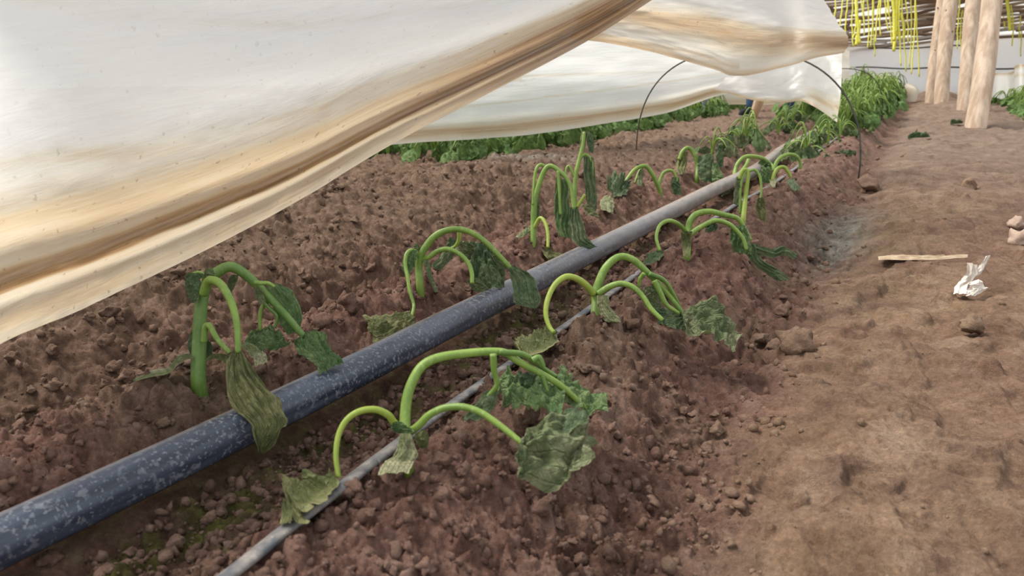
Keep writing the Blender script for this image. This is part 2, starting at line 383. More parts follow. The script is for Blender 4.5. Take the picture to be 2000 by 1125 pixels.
# ------------------------------------------------------------------ far wall, roof of branches, wires, twine
WD = np.array([.743, -.669, 0]); WN = np.array([-.669, -.743, 0]); WO = np.array([0, 13.3, 0])
def wallp(s, z, off=0.0): return WO+WD*s+WN*off+np.array([0, 0, z])
def wtop(s): return .80+.05*s*.6+.02*math.sin(s*2.1)
def sheet(name, P, mat, dirt, thick=None):
    """P: (nv, nu, 3) grid of points"""
    nv, nu = P.shape[:2]
    me = mesh_np(name, P.reshape(-1, 3), grid_faces(nv, nu), mat); fattr(me, 'dirt', dirt)
    uvl = me.uv_layers.new(name='UVMap'); U, V = np.meshgrid(np.linspace(0, 1, nu), np.linspace(0, 1, nv)); uv = np.stack([U, V], -1).reshape(-1, 2)
    vi = np.zeros(len(me.loops), np.int32); me.loops.foreach_get('vertex_index', vi); uvl.data.foreach_set('uv', uv[vi].astype(np.float32).ravel())
    return me
def build_wall():
    S = np.linspace(-16, 9, 260); T = np.linspace(0, 1, 30); P = np.zeros((30, 260, 3)); D = np.zeros((30, 260))
    for i, t in enumerate(T):
        for j, s in enumerate(S):
            off = .05*math.sin(s*3.3+t*2)+.03*math.sin(s*9.1+1)
            P[i, j] = wallp(s, -.05+t*(wtop(s)+.05), off)
    D = .05+.45*(T[:, None] < .12)*vnoise(S[None]*2, T[:, None]*4, 3)
    o = link('wall_back', sheet('wall_back', P, M_FILM, D)); tag(o, 'pale plastic film wall at the far end of the greenhouse', 'wall', kind='structure')
build_wall()
def roofp(s, r, off=0.0):
    b = wallp(s, wtop(s)); return b+WN*(r*.86)+np.array([0, 0, r*.50-off])
def build_roof():
    S = np.linspace(-16, 9, 60); R_ = np.linspace(-.2, 2.3, 20); P = np.array([[roofp(s, r, -.04) for s in S] for r in R_])
    roof = link('roof', sheet('roof', P, M_FILM, np.full((20, 60), .05))); tag(roof, 'sloping roof of laid branches under plastic film', 'roof', kind='structure')
    ms = []
    for k in range(8):
        n = 9; pts = np.array([(x, .02*math.sin(x*2.3+k*1.7)+.012*math.sin(x*6+k), .012*math.sin(x*3.1+k*.9)) for x in np.linspace(-1.15, 1.15, n)])
        ms.append(tube_mesh('branch', pts, np.linspace(.027, .015, n)*(1+.12*np.sin(np.arange(n)*2.1+k)), [M_BR1, M_BR2, M_BR3, M_BR1, M_BR2, M_BR3, M_BR1, M_BR2][k], sides=6))
    rng = random.Random(5); cnt = 0
    for row in range(48):
        r = .02+row*.042
        for s0 in (-4.2, -2.4, -.6, 1.2, 3.0, 4.8):
            if rng.random() < .16: continue
            s = s0+rng.uniform(-.5, .5)
            br = 3 if rng.random() < .0 else rng.randrange(8)
            if rng.random() < .45*sstep(-1.0, 1.5, s): br = rng.choice([0, 3, 6])
            p = roofp(s, r+rng.uniform(-.02, .02), rng.uniform(0, .05))
            o = link('branch', ms[br], roof, tuple(p)); cnt += 1
            th = .07+rng.uniform(-.11, .11); dv = WD*math.cos(th)+(WN*.86+np.array([0, 0, .5]))*math.sin(th)
            o.rotation_mode = 'QUATERNION'; o.rotation_quaternion = Vector(dv).to_track_quat('X', 'Z')
            o.scale = (rng.uniform(.8, 1.1),)*3
build_roof()
for k, (z, s0, s1) in enumerate(((.70, -1.2, 1.1), (.40, -1.4, 3.2))):
    pts = np.array([wallp(s, z+.012*math.sin(s*4), .12) for s in np.linspace(s0, s1, 30)])
    o = link('wall_wire', tube_mesh('wall_wire', pts, .012, M_WIRE, sides=6)); tag(o, ['dark wire along the upper part of the far film wall', 'dark wire across the middle of the far film wall'][k], 'wire')
def twine(px, y0, y1, d, r, k):
    rng = random.Random(k*13+1); n = 12; P = []
    for i in range(n):
        t = i/(n-1); P.append(at(px+rng.uniform(-.8, .8)*(i > 0)+4*math.sin(t*3+k), y0+(y1-y0)*t, d))
    o = link('yellow_twine', tube_mesh('yellow_twine', catmull(P, 24), r, M_YEL, sides=5)); return o
TW = [(1628, -25, 45), (1642, -25, 60), (1655, -25, 70), (1668, -25, 92), (1676, -25, 85), (1684, -25, 70), (1693, -25, 95), (1702, -25, 92), (1714, -25, 84), (1722, -25, 70),
      (1733, -25, 60), (1738, -25, 88), (1743, -25, 80), (1747, -25, 100), (1751, -25, 92), (1756, -25, 70), (1760, -25, 128), (1766, -25, 140), (1770, -25, 84), (1776, -25, 130), (1784, -25, 145), (1874, -25, 95), (1880, 20, 120), (1960, -25, 55), (1968, -25, 60), (1975, 10, 90), (1992, -25, 75), (1998, -25, 110)]
TW += [(1738, -25, 30), (1749, -25, 55), (1753, 20, 78), (1762, 25, 75), (1668, 30, 75), (1676, 40, 88), (1690, -25, 40), (1708, -25, 110), (1792, -25, 150), (1940, -25, 100)]
for k, (x, a, b) in enumerate(TW):
    big = x in (1743, 1747, 1749, 1751, 1753, 1756, 1762, 1676, 1968)
    o = twine(x, a, b, 9.0+.25*(k % 4), .019 if big else .008, k)
    if x < 1800: tag(o, 'yellow twine strand in the cluster hanging left of the posts', 'twine', 'yellow twine left of the posts')
    elif x < 1900: tag(o, 'yellow twine strand hanging between the two rear posts', 'twine', 'yellow twine between the posts')
    else: tag(o, 'yellow twine strand hanging right of the nearest post', 'twine', 'yellow twine right of the posts')

# ------------------------------------------------------------------ pipe and drip tape
def pipe_mat():
    t = NT('black_pipe'); o = t.obj(); geo = t.n('ShaderNodeNewGeometry'); 
    sep = t.n('ShaderNodeSeparateXYZ'); t.t.links.new(o, sep.inputs[0])
    base = t.mix(t.ramp(t.noise(1, t.vscale(o, (90, 6, 90)), 4), (.35, 0.), (.65, 1.)), (.022, .028, .045), (.075, .09, .13))
    spl = t.ramp(t.noise(115, o, 3, .5, .1), (.58, 0.), (.66, 1.)); spl2 = t.ramp(t.noise(250, o, 3, .5), (.58, 0.), (.66, 1.))
    sm = t.math('MULTIPLY', t.math('MAXIMUM', t.math('MULTIPLY', spl, .75), spl2), t.ramp(t.noise(9, o, 3), (.30, .25), (.56, 1.)))
    col = t.mix(t.math('MULTIPLY', sm, .48), base, (.40, .41, .43))
    dist = t.ramp(t.math('MULTIPLY', sep.outputs[1], .3), (.22, 0.), (.72, .85))      # dustier further along the run
    col = t.mix(t.math('MULTIPLY', dist, t.ramp(t.noise(1, t.vscale(o, (60, 22, 60)), 4), (.3, .5), (.6, 1.))), col, (.33, .29, .25))
    dirt = t.math('MULTIPLY', t.attr('dust'), t.ramp(t.noise(40, o, 5, .7), (.34, 0.), (.52, 1.)))
    col = t.mix(dirt, col, (.34, .23, .16))
    return t.done(t.bsdf(col, t.ramp(sm, (.0, .34), (1., .75)), t.bump(t.noise(140, o, 3), .15, .001), .45))
M_PIPE = pipe_mat()
def build_pipe():
    ctl = [(-120, 1118), (0, 1058), (230, 950), (464, 838), (700, 722), (860, 640), (1040, 550), (1200, 470), (1330, 404), (1400, 368), (1480, 330)]
    P = []
    for px, py in ctl:
        r = ray(px, py); t = (.028-CH)/r[2]; P.append(CAMP+r*t)
    P += [np.array([-.60, 4.2, .02]), np.array([-.58, 6.5, .01])]
    P = catmull(P, 180); sides = 28; V, Fc = tube_np(P, .0245, sides=sides, caps=False)
    n = len(P); T = np.gradient(P, axis=0); T /= np.linalg.norm(T, axis=1)[:, None]
    a = np.linspace(0, 2*np.pi, sides, endpoint=False); V = V.reshape(n, sides, 3)
    for i in range(n):                     # slightly flattened, a welded seam ridge low on the right flank
        V[i, :, 2] = P[i, 2]+(V[i, :, 2]-P[i, 2])*.93
        off = V[i]-P[i]; side = np.cross(T[i], [0, 0, 1]); e = (off@side)/.0245
        k = np.argmin(np.abs(np.arctan2(off[:, 2], off@side)+.35)); V[i, k] += off[k]*.10
        k = np.argmin(np.abs(np.arctan2(off[:, 2], off@side)-2.5)); V[i, k] += off[k]*.07
    me = mesh_np('irrigation_pipe', V.reshape(-1, 3), Fc, M_PIPE)
    side = np.cross(T, [0, 0, 1])[:, None]; lat = ((V-P[:, None])*side).sum(-1)/.0245; up = (V[..., 2]-P[:, None, 2])/.0245
    fattr(me, 'dust', (sstep(.1, .75, -lat+.35*up-.2)*.9+.4*sstep(.7, 1., up)*sstep(1.3, 2.4, P[:, None, 1])).clip(0, 1))
    tag(link('irrigation_pipe', me), 'thick dark blue-black irrigation pipe with pale splashes between the two plant rows', 'pipe')
build_pipe()
def build_tape():
    ctl = [(360, 1190), (480, 1098), (560, 1033), (700, 925), (800, 850), (900, 778), (1000, 708), (1100, 640), (1220, 553), (1330, 472), (1440, 398), (1530, 345)]
    P = []
    for px, py in ctl:
        p, t = G(px, py, .0); P.append(p)
    P += [np.array([-.40, 5.2, .05])]
    P = catmull(P, 150); V, Fc = tube_np(P, .0098, sides=14, caps=False); n = len(P); V = V.reshape(n, 14, 3)
    for i in range(n): V[i, :, 2] = P[i, 2]+(V[i, :, 2]-P[i, 2])*.5+.35*(V[i, :, 0]-P[i, 0])
    t = NT('drip_tape'); o = t.obj(); nn = t.noise(45, o, 5, .65); n2 = t.noise(150, o, 3)
    col = t.mix(t.ramp(nn, (.40, 0.), (.62, 1.)), (.085, .09, .10), (.24, .215, .195)); col = t.mix(t.ramp(n2, (.6, 0.), (.7, .6)), col, (.34, .30, .26))
    m = t.done(t.bsdf(col, .65, None, .3))
    tag(link('drip_tape', mesh_np('drip_tape', V.reshape(-1, 3), Fc, m)), 'thin dust-covered grey drip tape half buried beside the right plant row', 'hose')
build_tape()

# ------------------------------------------------------------------ tunnel films and hoops
def film(name, curves, label, nu=220, nv=90, folds=None, dirt=None, thick=None):
    nc = len(curves); Q = np.array([catmull(c, nu) for _, c in curves]); vs = np.array([v for v, _ in curves])
    W_ = np.array([[at(*p) for p in row] for row in Q])
    tv = np.linspace(vs[0], vs[-1], nv); f = np.interp(tv, vs, np.arange(nc)); k = np.minimum(f.astype(int), nc-2); t = (f-k)[:, None, None]
    Qx = np.concatenate([2*W_[:1]-W_[1:2], W_, 2*W_[-1:]-W_[-2:-1]]); p0, p1, p2, p3 = Qx[k], Qx[k+1], Qx[k+2], Qx[k+3]
    P = .5*((2*p1)+(-p0+p2)*t+(2*p0-5*p1+4*p2-p3)*t*t+(-p0+3*p1-3*p2+p3)*t**3)
    du = np.gradient(P, axis=1); dv = np.gradient(P, axis=0); N = np.cross(du, dv); N /= np.linalg.norm(N, axis=2)[..., None]+1e-9
    U, V = np.meshgrid(np.linspace(0, 1, nu), tv)
    if folds is not None: P = P+N*folds(U, V)[..., None]
    o = link(name, sheet(name, P, M_FILM, dirt(U, V).clip(0, 1))); tag(o, label, 'plastic film', 'tunnel films'); return o
def gauss(x, c, w): return np.exp(-((x-c)/w)**2)
# nearest film: long sagging sheet, hem folded, dirty lower part
def sA(U): return 1-.52*U
def foldA(U, V):
    v = V/sA(U)
    return .012*gauss(v, .155, .03)-.006*gauss(v, .09, .02)+.010*gauss(v, .30, .05)-.012*gauss(v, .22, .04)+.010*np.sin(v*17+U*4+1.5*vnoise(U*5, V*4, 3))*sstep(.2, .5, v)*.7+.006*fbm(U*18, V*10, 3, 8)
def dirtA(U, V):
    v = V/sA(U); w = .02*fbm(U*9, V*2, 3, 21)
    d = .27*(1-sstep(.30, .52, v+w*2))+.08*(v < .14)
    d = d+.50*sstep(.118, .13, v+w)*(1-sstep(.172, .19, v+w))*(.55+.45*(1-sstep(.65, .9, U)))+.06*sstep(.05, .3, U)
    d = d+.24*gauss(v, .40+w*3, .022)*vnoise(U*8, V*30, 2)+.22*gauss(v, .27+w, .05)+.16*gauss(v, .215, .02)
    d = d+.22*gauss(v, .045+w, .03)*vnoise(U*12, V*9, 6)+.20*gauss(v, .78+w, .016)*vnoise(U*7+3, V*3, 12)*(1-.5*U)
    d = d+.38*sstep(.55, .85, U)*(1-sstep(.25, .5, v))
    return d
LA0 = [(-330, 840, .62), (0, 674, .78), (200, 586, .9), (420, 480, 1.03), (590, 388, 1.14), (740, 296, 1.25), (940, 190, 1.42), (1144, 82, 1.6), (1276, -2, 1.75), (1420, -95, 1.95)]
LA1 = [(-330, 560, .64), (0, 430, .78), (200, 372, .9), (420, 300, 1.03), (590, 235, 1.14), (740, 165, 1.25), (940, 85, 1.42), (1130, 0, 1.6), (1268, -70, 1.75), (1420, -150, 1.95)]
LA2 = [(-330, 120, .58), (0, 60, .72), (200, 40, .85), (420, 20, .98), (590, 0, 1.1), (740, -30, 1.22), (940, -60, 1.4), (1130, -110, 1.6), (1268, -150, 1.78), (1420, -210, 2.0)]
LA3 = [(-330, -260, .58), (0, -260, .72), (200, -255, .85), (420, -250, 1.0), (590, -250, 1.12), (740, -245, 1.26), (940, -240, 1.46), (1130, -240, 1.68), (1268, -240, 1.9), (1420, -260, 2.1)]
LA4 = [(x, y-20, d+.28) for x, y, d in LA3]
film('plastic_film', [(0, LA0), (.26, LA1), (.66, LA2), (1, LA3), (1.25, LA4)], 'nearest and largest plastic film, dirty folded hem slanting across the upper left', 420, 200, foldA, dirtA)
# second film with a brown band, hung over the hoop
def dirtB(U, V):
    w = .05*fbm(U*7, V*3, 3, 31); c = .46-.16*U
    d = .42*gauss(V, c+w, .13)*(.5+.7*sstep(0, .3, U))+.12*(V < .5)+.55*gauss(V, 0.02, .045)*(1-.4*U)+.25*gauss(V, .1+w, .03)*(U < .6)
    return d+.05+.5*sstep(.75, 1, U)*gauss(V, .18, .1)
film('plastic_film', [(0, [(1115, 72, 1.8), (1180, 84, 1.92), (1260, 101, 2.12), (1380, 133, 2.42), (1440, 147, 2.5), (1520, 130, 2.6), (1585, 114, 2.7), (1652, 100, 2.76)]),
     (.3, [(1125, 40, 1.85), (1190, 44, 1.95), (1270, 52, 2.15), (1385, 74, 2.45), (1445, 86, 2.6), (1525, 88, 2.75), (1590, 84, 2.72), (1656, 82, 2.78)]),
     (.65, [(1130, -10, 1.9), (1195, -12, 2.0), (1275, -8, 2.2), (1390, 0, 2.5), (1450, 8, 2.65), (1525, 22, 2.8), (1585, 34, 2.78), (1640, 42, 2.84)]),
     (1, [(1130, -90, 1.95), (1195, -95, 2.1), (1275, -95, 2.3), (1380, -85, 2.6), (1440, -75, 2.75), (1500, -60, 2.9), (1555, -45, 3.0), (1598, -12, 3.12)])],
     'second plastic film with a wide brown dirt band, hung over the nearest hoop', 200, 90, lambda U, V: .02*np.sin(V*9+U*5)*(1-V)*.6+.012*fbm(U*6, V*8, 3, 44), dirtB)
# left flank of the tunnel, low white sheet
def dirtC(U, V):
    w = .012*fbm(U*9, V*2, 3, 61)
    return .03+.62*gauss(V, .075+w, .04)+.25*gauss(V, .15+w, .05)+.14*(V < .045)+.25*gauss(V, .27+w+.12*U, .006)*(U > .1)+.5*gauss(V, .60-.2*U+w, .01)*gauss(U, .45, .25)*.5+.5*gauss(V, .48, .025)*gauss(U, .38, .05)*sstep(.6, .75, vnoise(U*160, V*70, 5))
film('plastic_film', [(0, [(640, 296, 2.85), (772, 282, 3.05), (900, 273, 3.2), (1060, 259, 3.45), (1180, 243, 3.72), (1300, 221, 4.15), (1400, 188, 4.8), (1500, 168, 5.4)]),
     (.4, [(640, 205, 2.95), (772, 195, 3.15), (900, 185, 3.3), (1060, 170, 3.6), (1180, 160, 3.9), (1300, 150, 4.3), (1400, 140, 4.9), (1500, 132, 5.5)]),
     (1, [(640, 60, 2.95), (772, 40, 3.1), (900, 25, 3.3), (1060, 10, 3.55), (1180, 5, 3.85), (1300, 10, 4.25), (1400, 40, 4.8), (1500, 60, 5.4)])],
     'white plastic film low over the far bank with a brown lower hem', 200, 90, lambda U, V: .018*gauss(V, .075, .05)-.012*gauss(V, .16, .05)+.015*fbm(U*5, V*5, 3, 64), dirtC)
def dirtD(U, V):
    return .04+.55*gauss(V, .0, .07)*(1-.75*sstep(.72, .9, U))+.35*gauss(V, .2, .06)*sstep(.68, .8, U)+.14*sstep(.6, .8, U)*(V < .35)
film('plastic_film', [(0, [(1388, 176, 4.20), (1420, 184, 4.25), (1475, 196, 4.35), (1530, 200, 4.40), (1566, 199, 4.35), (1600, 215, 4.25), (1634, 234, 4.15)]),
     (.35, [(1410, 158, 4.25), (1440, 160, 4.30), (1485, 166, 4.35), (1535, 168, 4.40), (1572, 168, 4.35), (1606, 175, 4.30), (1642, 184, 4.25)]),
     (1, [(1440, 90, 4.35), (1465, 90, 4.40), (1500, 88, 4.45), (1545, 86, 4.45), (1580, 86, 4.45), (1610, 88, 4.40), (1645, 92, 4.35)])],
     'white plastic film hanging to a pointed dirty corner above the dense green row', 120, 60, lambda U, V: .03*np.sin(U*11+V*2)*(.4+.6*V)+.02*fbm(U*5, V*4, 3, 71), dirtD)
film('plastic_film', [(0, [(1230, 209, 7.0), (1330, 205, 7.1), (1430, 204, 7.2), (1560, 202, 7.3), (1660, 196, 8.2)]), (1, [(1230, 60, 7.2), (1330, 60, 7.3), (1430, 60, 7.4), (1560, 70, 7.5), (1660, 100, 8.4)])],
     'distant cream plastic film behind the standing person', 60, 30, lambda U, V: .04*fbm(U*8, V*3, 3, 72), lambda U, V: .14+.35*gauss(V, .04, .05)+.1*vnoise(U*9, V*5, 4))
film('plastic_film', [(0, [(1463, 231, 5.9), (1470, 232, 5.9), (1478, 231, 5.9)]), (.5, [(1470, 213, 5.95), (1478, 214, 5.9), (1488, 213, 5.95)]), (1, [(1476, 190, 6.0), (1485, 190, 5.95), (1497, 190, 6.0)])],
     'narrow brown strip of plastic film hanging beside the jeans leg', 16, 20, lambda U, V: .03*np.sin(U*6), lambda U, V: .2+.6*sstep(.15, .3, U))
film('plastic_film', [(0, [(1718, 178, 9.2), (1736, 186, 9.2), (1752, 193, 9.2), (1773, 197, 9.2), (1786, 199, 9.2)]), (.4, [(1716, 164, 9.3), (1734, 176, 9.25), (1752, 182, 9.2), (1774, 180, 9.2), (1789, 180, 9.2)]), (1, [(1714, 135, 9.4), (1730, 150, 9.35), (1752, 168, 9.3), (1772, 170, 9.3), (1788, 171, 9.3)])],
     'torn brown-stained scrap of plastic film left of the twin posts', 40, 24, lambda U, V: .06*np.sin(U*13+V*4), lambda U, V: .12+.85*gauss(U, .3, .45)*gauss(V, .5, .4))
film('plastic_film', [(0, [(1936, 192, 8.8), (1970, 196, 8.5), (2010, 200, 8.2), (2100, 205, 8)]), (1, [(1936, 150, 9), (1970, 138, 8.7), (2010, 124, 8.4), (2100, 110, 8.2)])],
     'white plastic film with a brown upper edge right of the nearest post', 40, 24, lambda U, V: .04*np.sin(U*17), lambda U, V: .05+.6*gauss(V, .96, .06)+.3*gauss(V, .7, .05)*(U > .3))
def hoop(lx, ly, rx, ry, h, label):
    L = G(lx, ly)[0]; R_ = G(rx, ry)[0]; P = []
    for a in np.linspace(0, math.pi, 48):
        c = (L+R_)/2-(R_-L)/2*math.copysign(abs(math.cos(a))**.8, math.cos(a)); z = (L[2]+R_[2])/2
        P.append([c[0], c[1], z+(h)*math.sin(a)**.85])
    P = np.array(P); P[0] = L-[0, 0, .06]; P[-1] = R_-[0, 0, .06]; P[:, 2] += np.linspace(L[2]-R_[2], R_[2]-L[2], 48)*.5
    o = link('wire_hoop', tube_mesh('wire_hoop', P, .0034, M_WIRE, sides=8)); tag(o, label, 'hoop', 'tunnel hoops')
hoop(1243, 287, 1677, 348, .46, 'nearest dark wire hoop arching over the two plant rows')
hoop(1535, 243, 1722, 232, .36, 'second dark wire hoop, half hidden behind the pointed film corner')
# near hoop that carries the big sheet, out of frame overhead
# ------------------------------------------------------------------ posts
def post(px, py, top, d0, r, label, seed, lean_d=0.0):
    p, d = G(px, py); d = d if d0 is None else d0
    p = at(px, py, d); p[2] = gz(p[0], p[1]); q = at(top[0], top[1], d+lean_d); dirv = (q-p)/(q[2]-p[2])
    n = 40; base = empty('wooden_post', tuple(p)); tag(base, label, 'post', 'wooden posts'); P = []; R_ = []
    for i in range(n):
        t = i/(n-1); z = -.12+t*2.75; P.append(dirv*z+np.array([.012*math.sin(z*3.1+seed), .012*math.cos(z*2.3+seed), 0]))
        R_.append(r*(1.04+.08*t+.03*math.sin(z*5+seed)+.02*math.sin(z*13+seed*2)))
    V, Fc = tube_np(np.array(P), np.array(R_), sides=20, ridge=.025, seed=seed)
    link('trunk', tube_mesh('trunk', np.array(P), np.array(R_), M_WOOD, sides=20, ridge=.03, seed=seed), base)
    rng = random.Random(seed)
    km = bpy.data.meshes.new('knot'); bm = bmesh.new(); bmesh.ops.create_uvsphere(bm, u_segments=10, v_segments=6, radius=1); bm.to_mesh(km); bm.free(); km.materials.append(M_KNOT)
    for k in range(5):
        z = .25+k*.2+rng.uniform(-.06, .06); a = math.atan2(-p[1], -p[0])+rng.uniform(-1, 1); c = dirv*z+np.array([math.cos(a), math.sin(a), 0])*r*.98
        o = link('knot', km, base, tuple(c)); o.scale = (r*.13, r*.13, r*.2)
post(1902, 246, (1939, 0), None, .062, 'nearest and thickest stripped wooden post, leaning right, mound at its foot', 1)
post(1881, 208, (1903, 0), 7.2, .062, 'middle wooden post partly hidden by the nearest post', 2)
post(1839, 197, (1857, 0), 8.4, .072, 'right log of the farther twin wooden posts', 3)
post(1820, 190, (1838, 0), 8.8, .055, 'thin left log of the farther twin wooden posts', 4)
# ------------------------------------------------------------------ clods
M_STONE = simple('pale_stone', (.36, .25, .19), .85, (.50, .38, .30), 20)
for a in [(987, 660, 48, 'tan angular soil clod beside the pipe, above the nearest plant arch'), (1560, 655, 85, 'biggest lumpy soil clod in the furrow right of the plants'),
          (1515, 664, 48, 'soil clod touching the left side of the biggest furrow clod'), (686, 578, 52, 'flat pale soil clod in the dark hollow left of the ridge'),
          (626, 615, 46, 'rounded soil clod on the left ridge right of the drooping plant'), (1060, 978, 48, 'reddish soil clod just below the large wilted leaf of the nearest plant'),
          (1036, 800, 50, 'soil clod between the nearest plant stalk and its back leaf'), (1890, 618, 60, 'pale crusted soil clod below the plastic scrap on the path'),
          (317, 815, 34, 'round soil clod left of the big hanging leaf'), (205, 1112, 62, 'pale angular soil clod at the bottom left under the pipe'),
          (95, 1075, 50, 'brown soil clod under the pipe near the left corner'), (1700, 350, 55, 'lumpy soil clod at the foot of the nearest hoop'),
          (1895, 350, 40, 'rounded soil clod on the path above the plastic scrap'), (1990, 428, 40, 'smooth pale stone at the right edge, upper of two'), (1995, 458, 60, 'smooth pale stone at the right edge, lower of two'),
          (865, 885, 44, 'soil clod in front of the nearest plant stem'), (695, 935, 40, 'soil clod where the nearest left stalk touches the ground'), (600, 1050, 0, '')]:
    if a[2]: clod(*a, cat='stone' if 'stone' in a[3] else 'clod', name='stone' if 'stone' in a[3] else 'soil_clod', mat=M_STONE if 'stone' in a[3] else None)
M_CHAR = simple('charred', (.012, .012, .012), .9, (.05, .045, .04))
clod(920, 297, 26, 'black charred lump on the far bank', mat=M_CHAR, name='charred_lump', cat='lump'); clod(853, 303, 14, 'small black charred lump left of the bigger one', mat=M_CHAR, name='charred_lump', cat='lump')
rng = random.Random(11); cnt = 0
while cnt < 250:
    px = rng.uniform(0, 1640); py = rng.uniform(300, 1120)
    p, d = G(px, py)
    if p[1] > 3.5 or abs(p[0]+.645) < .045 or abs(p[0]+.45) < .03 or p[0] > -.17: continue
    if d > 1.6 and rng.random() < .5: continue
    s = rng.uniform(11, 22)+(22*rng.random()**3); s *= .75+.25*min(1.3, 1/d)
    x = p[0]
    big = 'sizeable' if s > 24 else 'small'
    zone = 'right-hand ridge' if x > -.45 else 'trough right of the pipe' if x > -.645 else 'left-hand ridge' if x > -.92 else 'far left bank'
    yy = p[1]; where = 'in the foreground' if yy < .75 else 'level with the second plants' if yy < 1.45 else 'level with the third plants' if yy < 2.1 else 'far along the pipe'
    lab = f'{big} loose soil clod on the {zone}, {where}'.replace('on the trough', 'in the trough'); grp = 'loose clods: '+zone
    clod(px, py, s, lab, grp); cnt += 1
# ------------------------------------------------------------------ wilted plants
def leaf_np(L, R, nl=48, nw=34, pleat=.10, k=4, bulge=.12, crumple=.05, seed=0, ruff=.06):
    """crumpled leaf between two edge lines L and R, from the stalk outwards"""
    L = catmull(L, nl); R = catmull(R, nl); wmax = np.linalg.norm(L-R, axis=1).max()
    t = np.linspace(0, 1, nw)[None, :, None]; P = L[:, None]*(1-t)+R[:, None]*t
    du = np.gradient(P, axis=0); dv = np.gradient(P, axis=1); N = np.cross(du, dv); N /= np.linalg.norm(N, axis=2)[..., None]+1e-9
    view = CAMP-P.mean((0, 1)); 
    if (N.mean((0, 1))@view) < 0: N = -N
    N = .7*N+.3*N.mean((0, 1)); s = np.linspace(0, 1, nl)[:, None]; v = t[..., 0]
    w = np.linalg.norm(L-R, axis=1)[:, None]/max(wmax, 1e-6)
    ph = .8*fbm(s*3+seed*3.1, v*0+seed, 2, 5)*2
    D = pleat*wmax*np.sin(2*np.pi*(k*v+ph)+seed)*(.45+.55*(1-s))*w
    D = D+bulge*wmax*np.sin(np.pi*v)*w+crumple*wmax*2.2*fbm(s*7+seed*7.7, v*6+seed, 3, 15)*sstep(0, .15, s)
    D = D-crumple*wmax*1.6*np.abs(fbm(s*10+seed*3.3, v*9+seed, 3, 35))*sstep(.05, .25, s)+crumple*wmax*.7*fbm(s*26+seed, v*22, 2, 45)
    D = D+ruff*wmax*2.5*fbm(s*7+seed*2, np.sign(v-.5)*4+seed, 2, 55)*np.abs(2*v-1)**3
    P = P+N*D[..., None]
    # ragged outline
    mid = P.mean(1, keepdims=True); rag = 1+.16*fbm(s*9+seed*5, np.sign(v-.5)*3+seed, 2, 25)*np.abs(2*v-1)**2*sstep(.05, .3, s)
    return mid+(P-mid)*rag[..., None]
def leaf_mesh(name, grids, mat):
    V = []; Fc = []; UV = []; o = 0
    for P in grids:
        nl, nw = P.shape[:2]; V.append(P.reshape(-1, 3)); Fc.append(grid_faces(nl, nw)+o); o += nl*nw
        U, S = np.meshgrid(np.linspace(0, 1, nw), np.linspace(0, 1, nl)); UV.append(np.stack([U, S], -1).reshape(-1, 2))
    me = mesh_np(name, np.concatenate(V), np.concatenate(Fc), mat); uv = np.concatenate(UV)
    vi = np.zeros(len(me.loops), np.int32); me.loops.foreach_get('vertex_index', vi)
    me.uv_layers.new(name='UVMap').data.foreach_set('uv', uv[vi].astype(np.float32).ravel()); return me
class Plant:
    def __init__(s, px, py, label, d=None):
        s.p, s.d = G(px, py)
        if d: s.d = d; s.p = at(px, py, d)
        s.p = np.array(s.p); s.root = empty('squash_plant', tuple(s.p)); tag(s.root, label, 'plant', 'wilted squash plants'); s.k = 0; s.ends = []
    def pt(s, q):
        """pixel with a depth offset from the plant's foot in metres, or 'g' where it lies on the soil"""
        x, y = q[0], q[1]; o = q[2] if len(q) > 2 else 0.0
        if o == 'g': return G(x, y, .008)[0]
        p = at(x, y, s.d+o); lo = h_smooth(np.array([p[0]]), np.array([p[1]]))[0]+.006
        if p[2] < lo: return G(x, y, .006)[0]
        return p
    def stalk(s, name, pts, w0, w1, mat=None, ridge=.05, into=False):
        P = [s.pt(q) for q in pts]
        if into: P = [P[0]-np.array([0, 0, .03])]+P
        n = max(16, len(P)*7); P = catmull(P, n); r = np.linspace(w0, w1, n)*.5*s.d/F
        ob = link(name, tube_mesh(name, P-s.p, r, mat or M_STEM, sides=12, ridge=ridge, seed=s.k), s.root); s.k += 1
        if name == 'leaf_stalk': s.ends.append((P[-1], ob))
    def stem(s, pts, w0, w1, mat=None): s.stalk('stem', pts, w0, w1, mat or M_STEM, .06, True)
    def leaf(s, L, R, mat=None, **kw):
        P = leaf_np([s.pt(q) for q in L], [s.pt(q) for q in R], seed=s.k*1.37+s.p[1], **kw)
        low = h_smooth(P[..., 0], P[..., 1])+.010; P[..., 2] = .6*np.maximum(P[..., 2], low)+.4*np.maximum(P[..., 2], low+.006)
        a = P[0].mean(0); near = sorted((float(np.linalg.norm(a-q)), i) for i, (q, _) in enumerate(s.ends))
        host = s.ends[near[0][1]][1] if near and near[0][0] < .022*s.d else s.root       # a leaf hangs on the stalk that ends at it
        link('leaf', leaf_mesh('leaf', [P-s.p], mat or M_LEAF), host); s.k += 1
def o(pts, d): return [(x, y, d) for x, y in pts]
def ramp_o(pts, d0, d1): n = len(pts); return [(p[0], p[1], d0+(d1-d0)*i/max(1, n-1)) for i, p in enumerate(pts)]

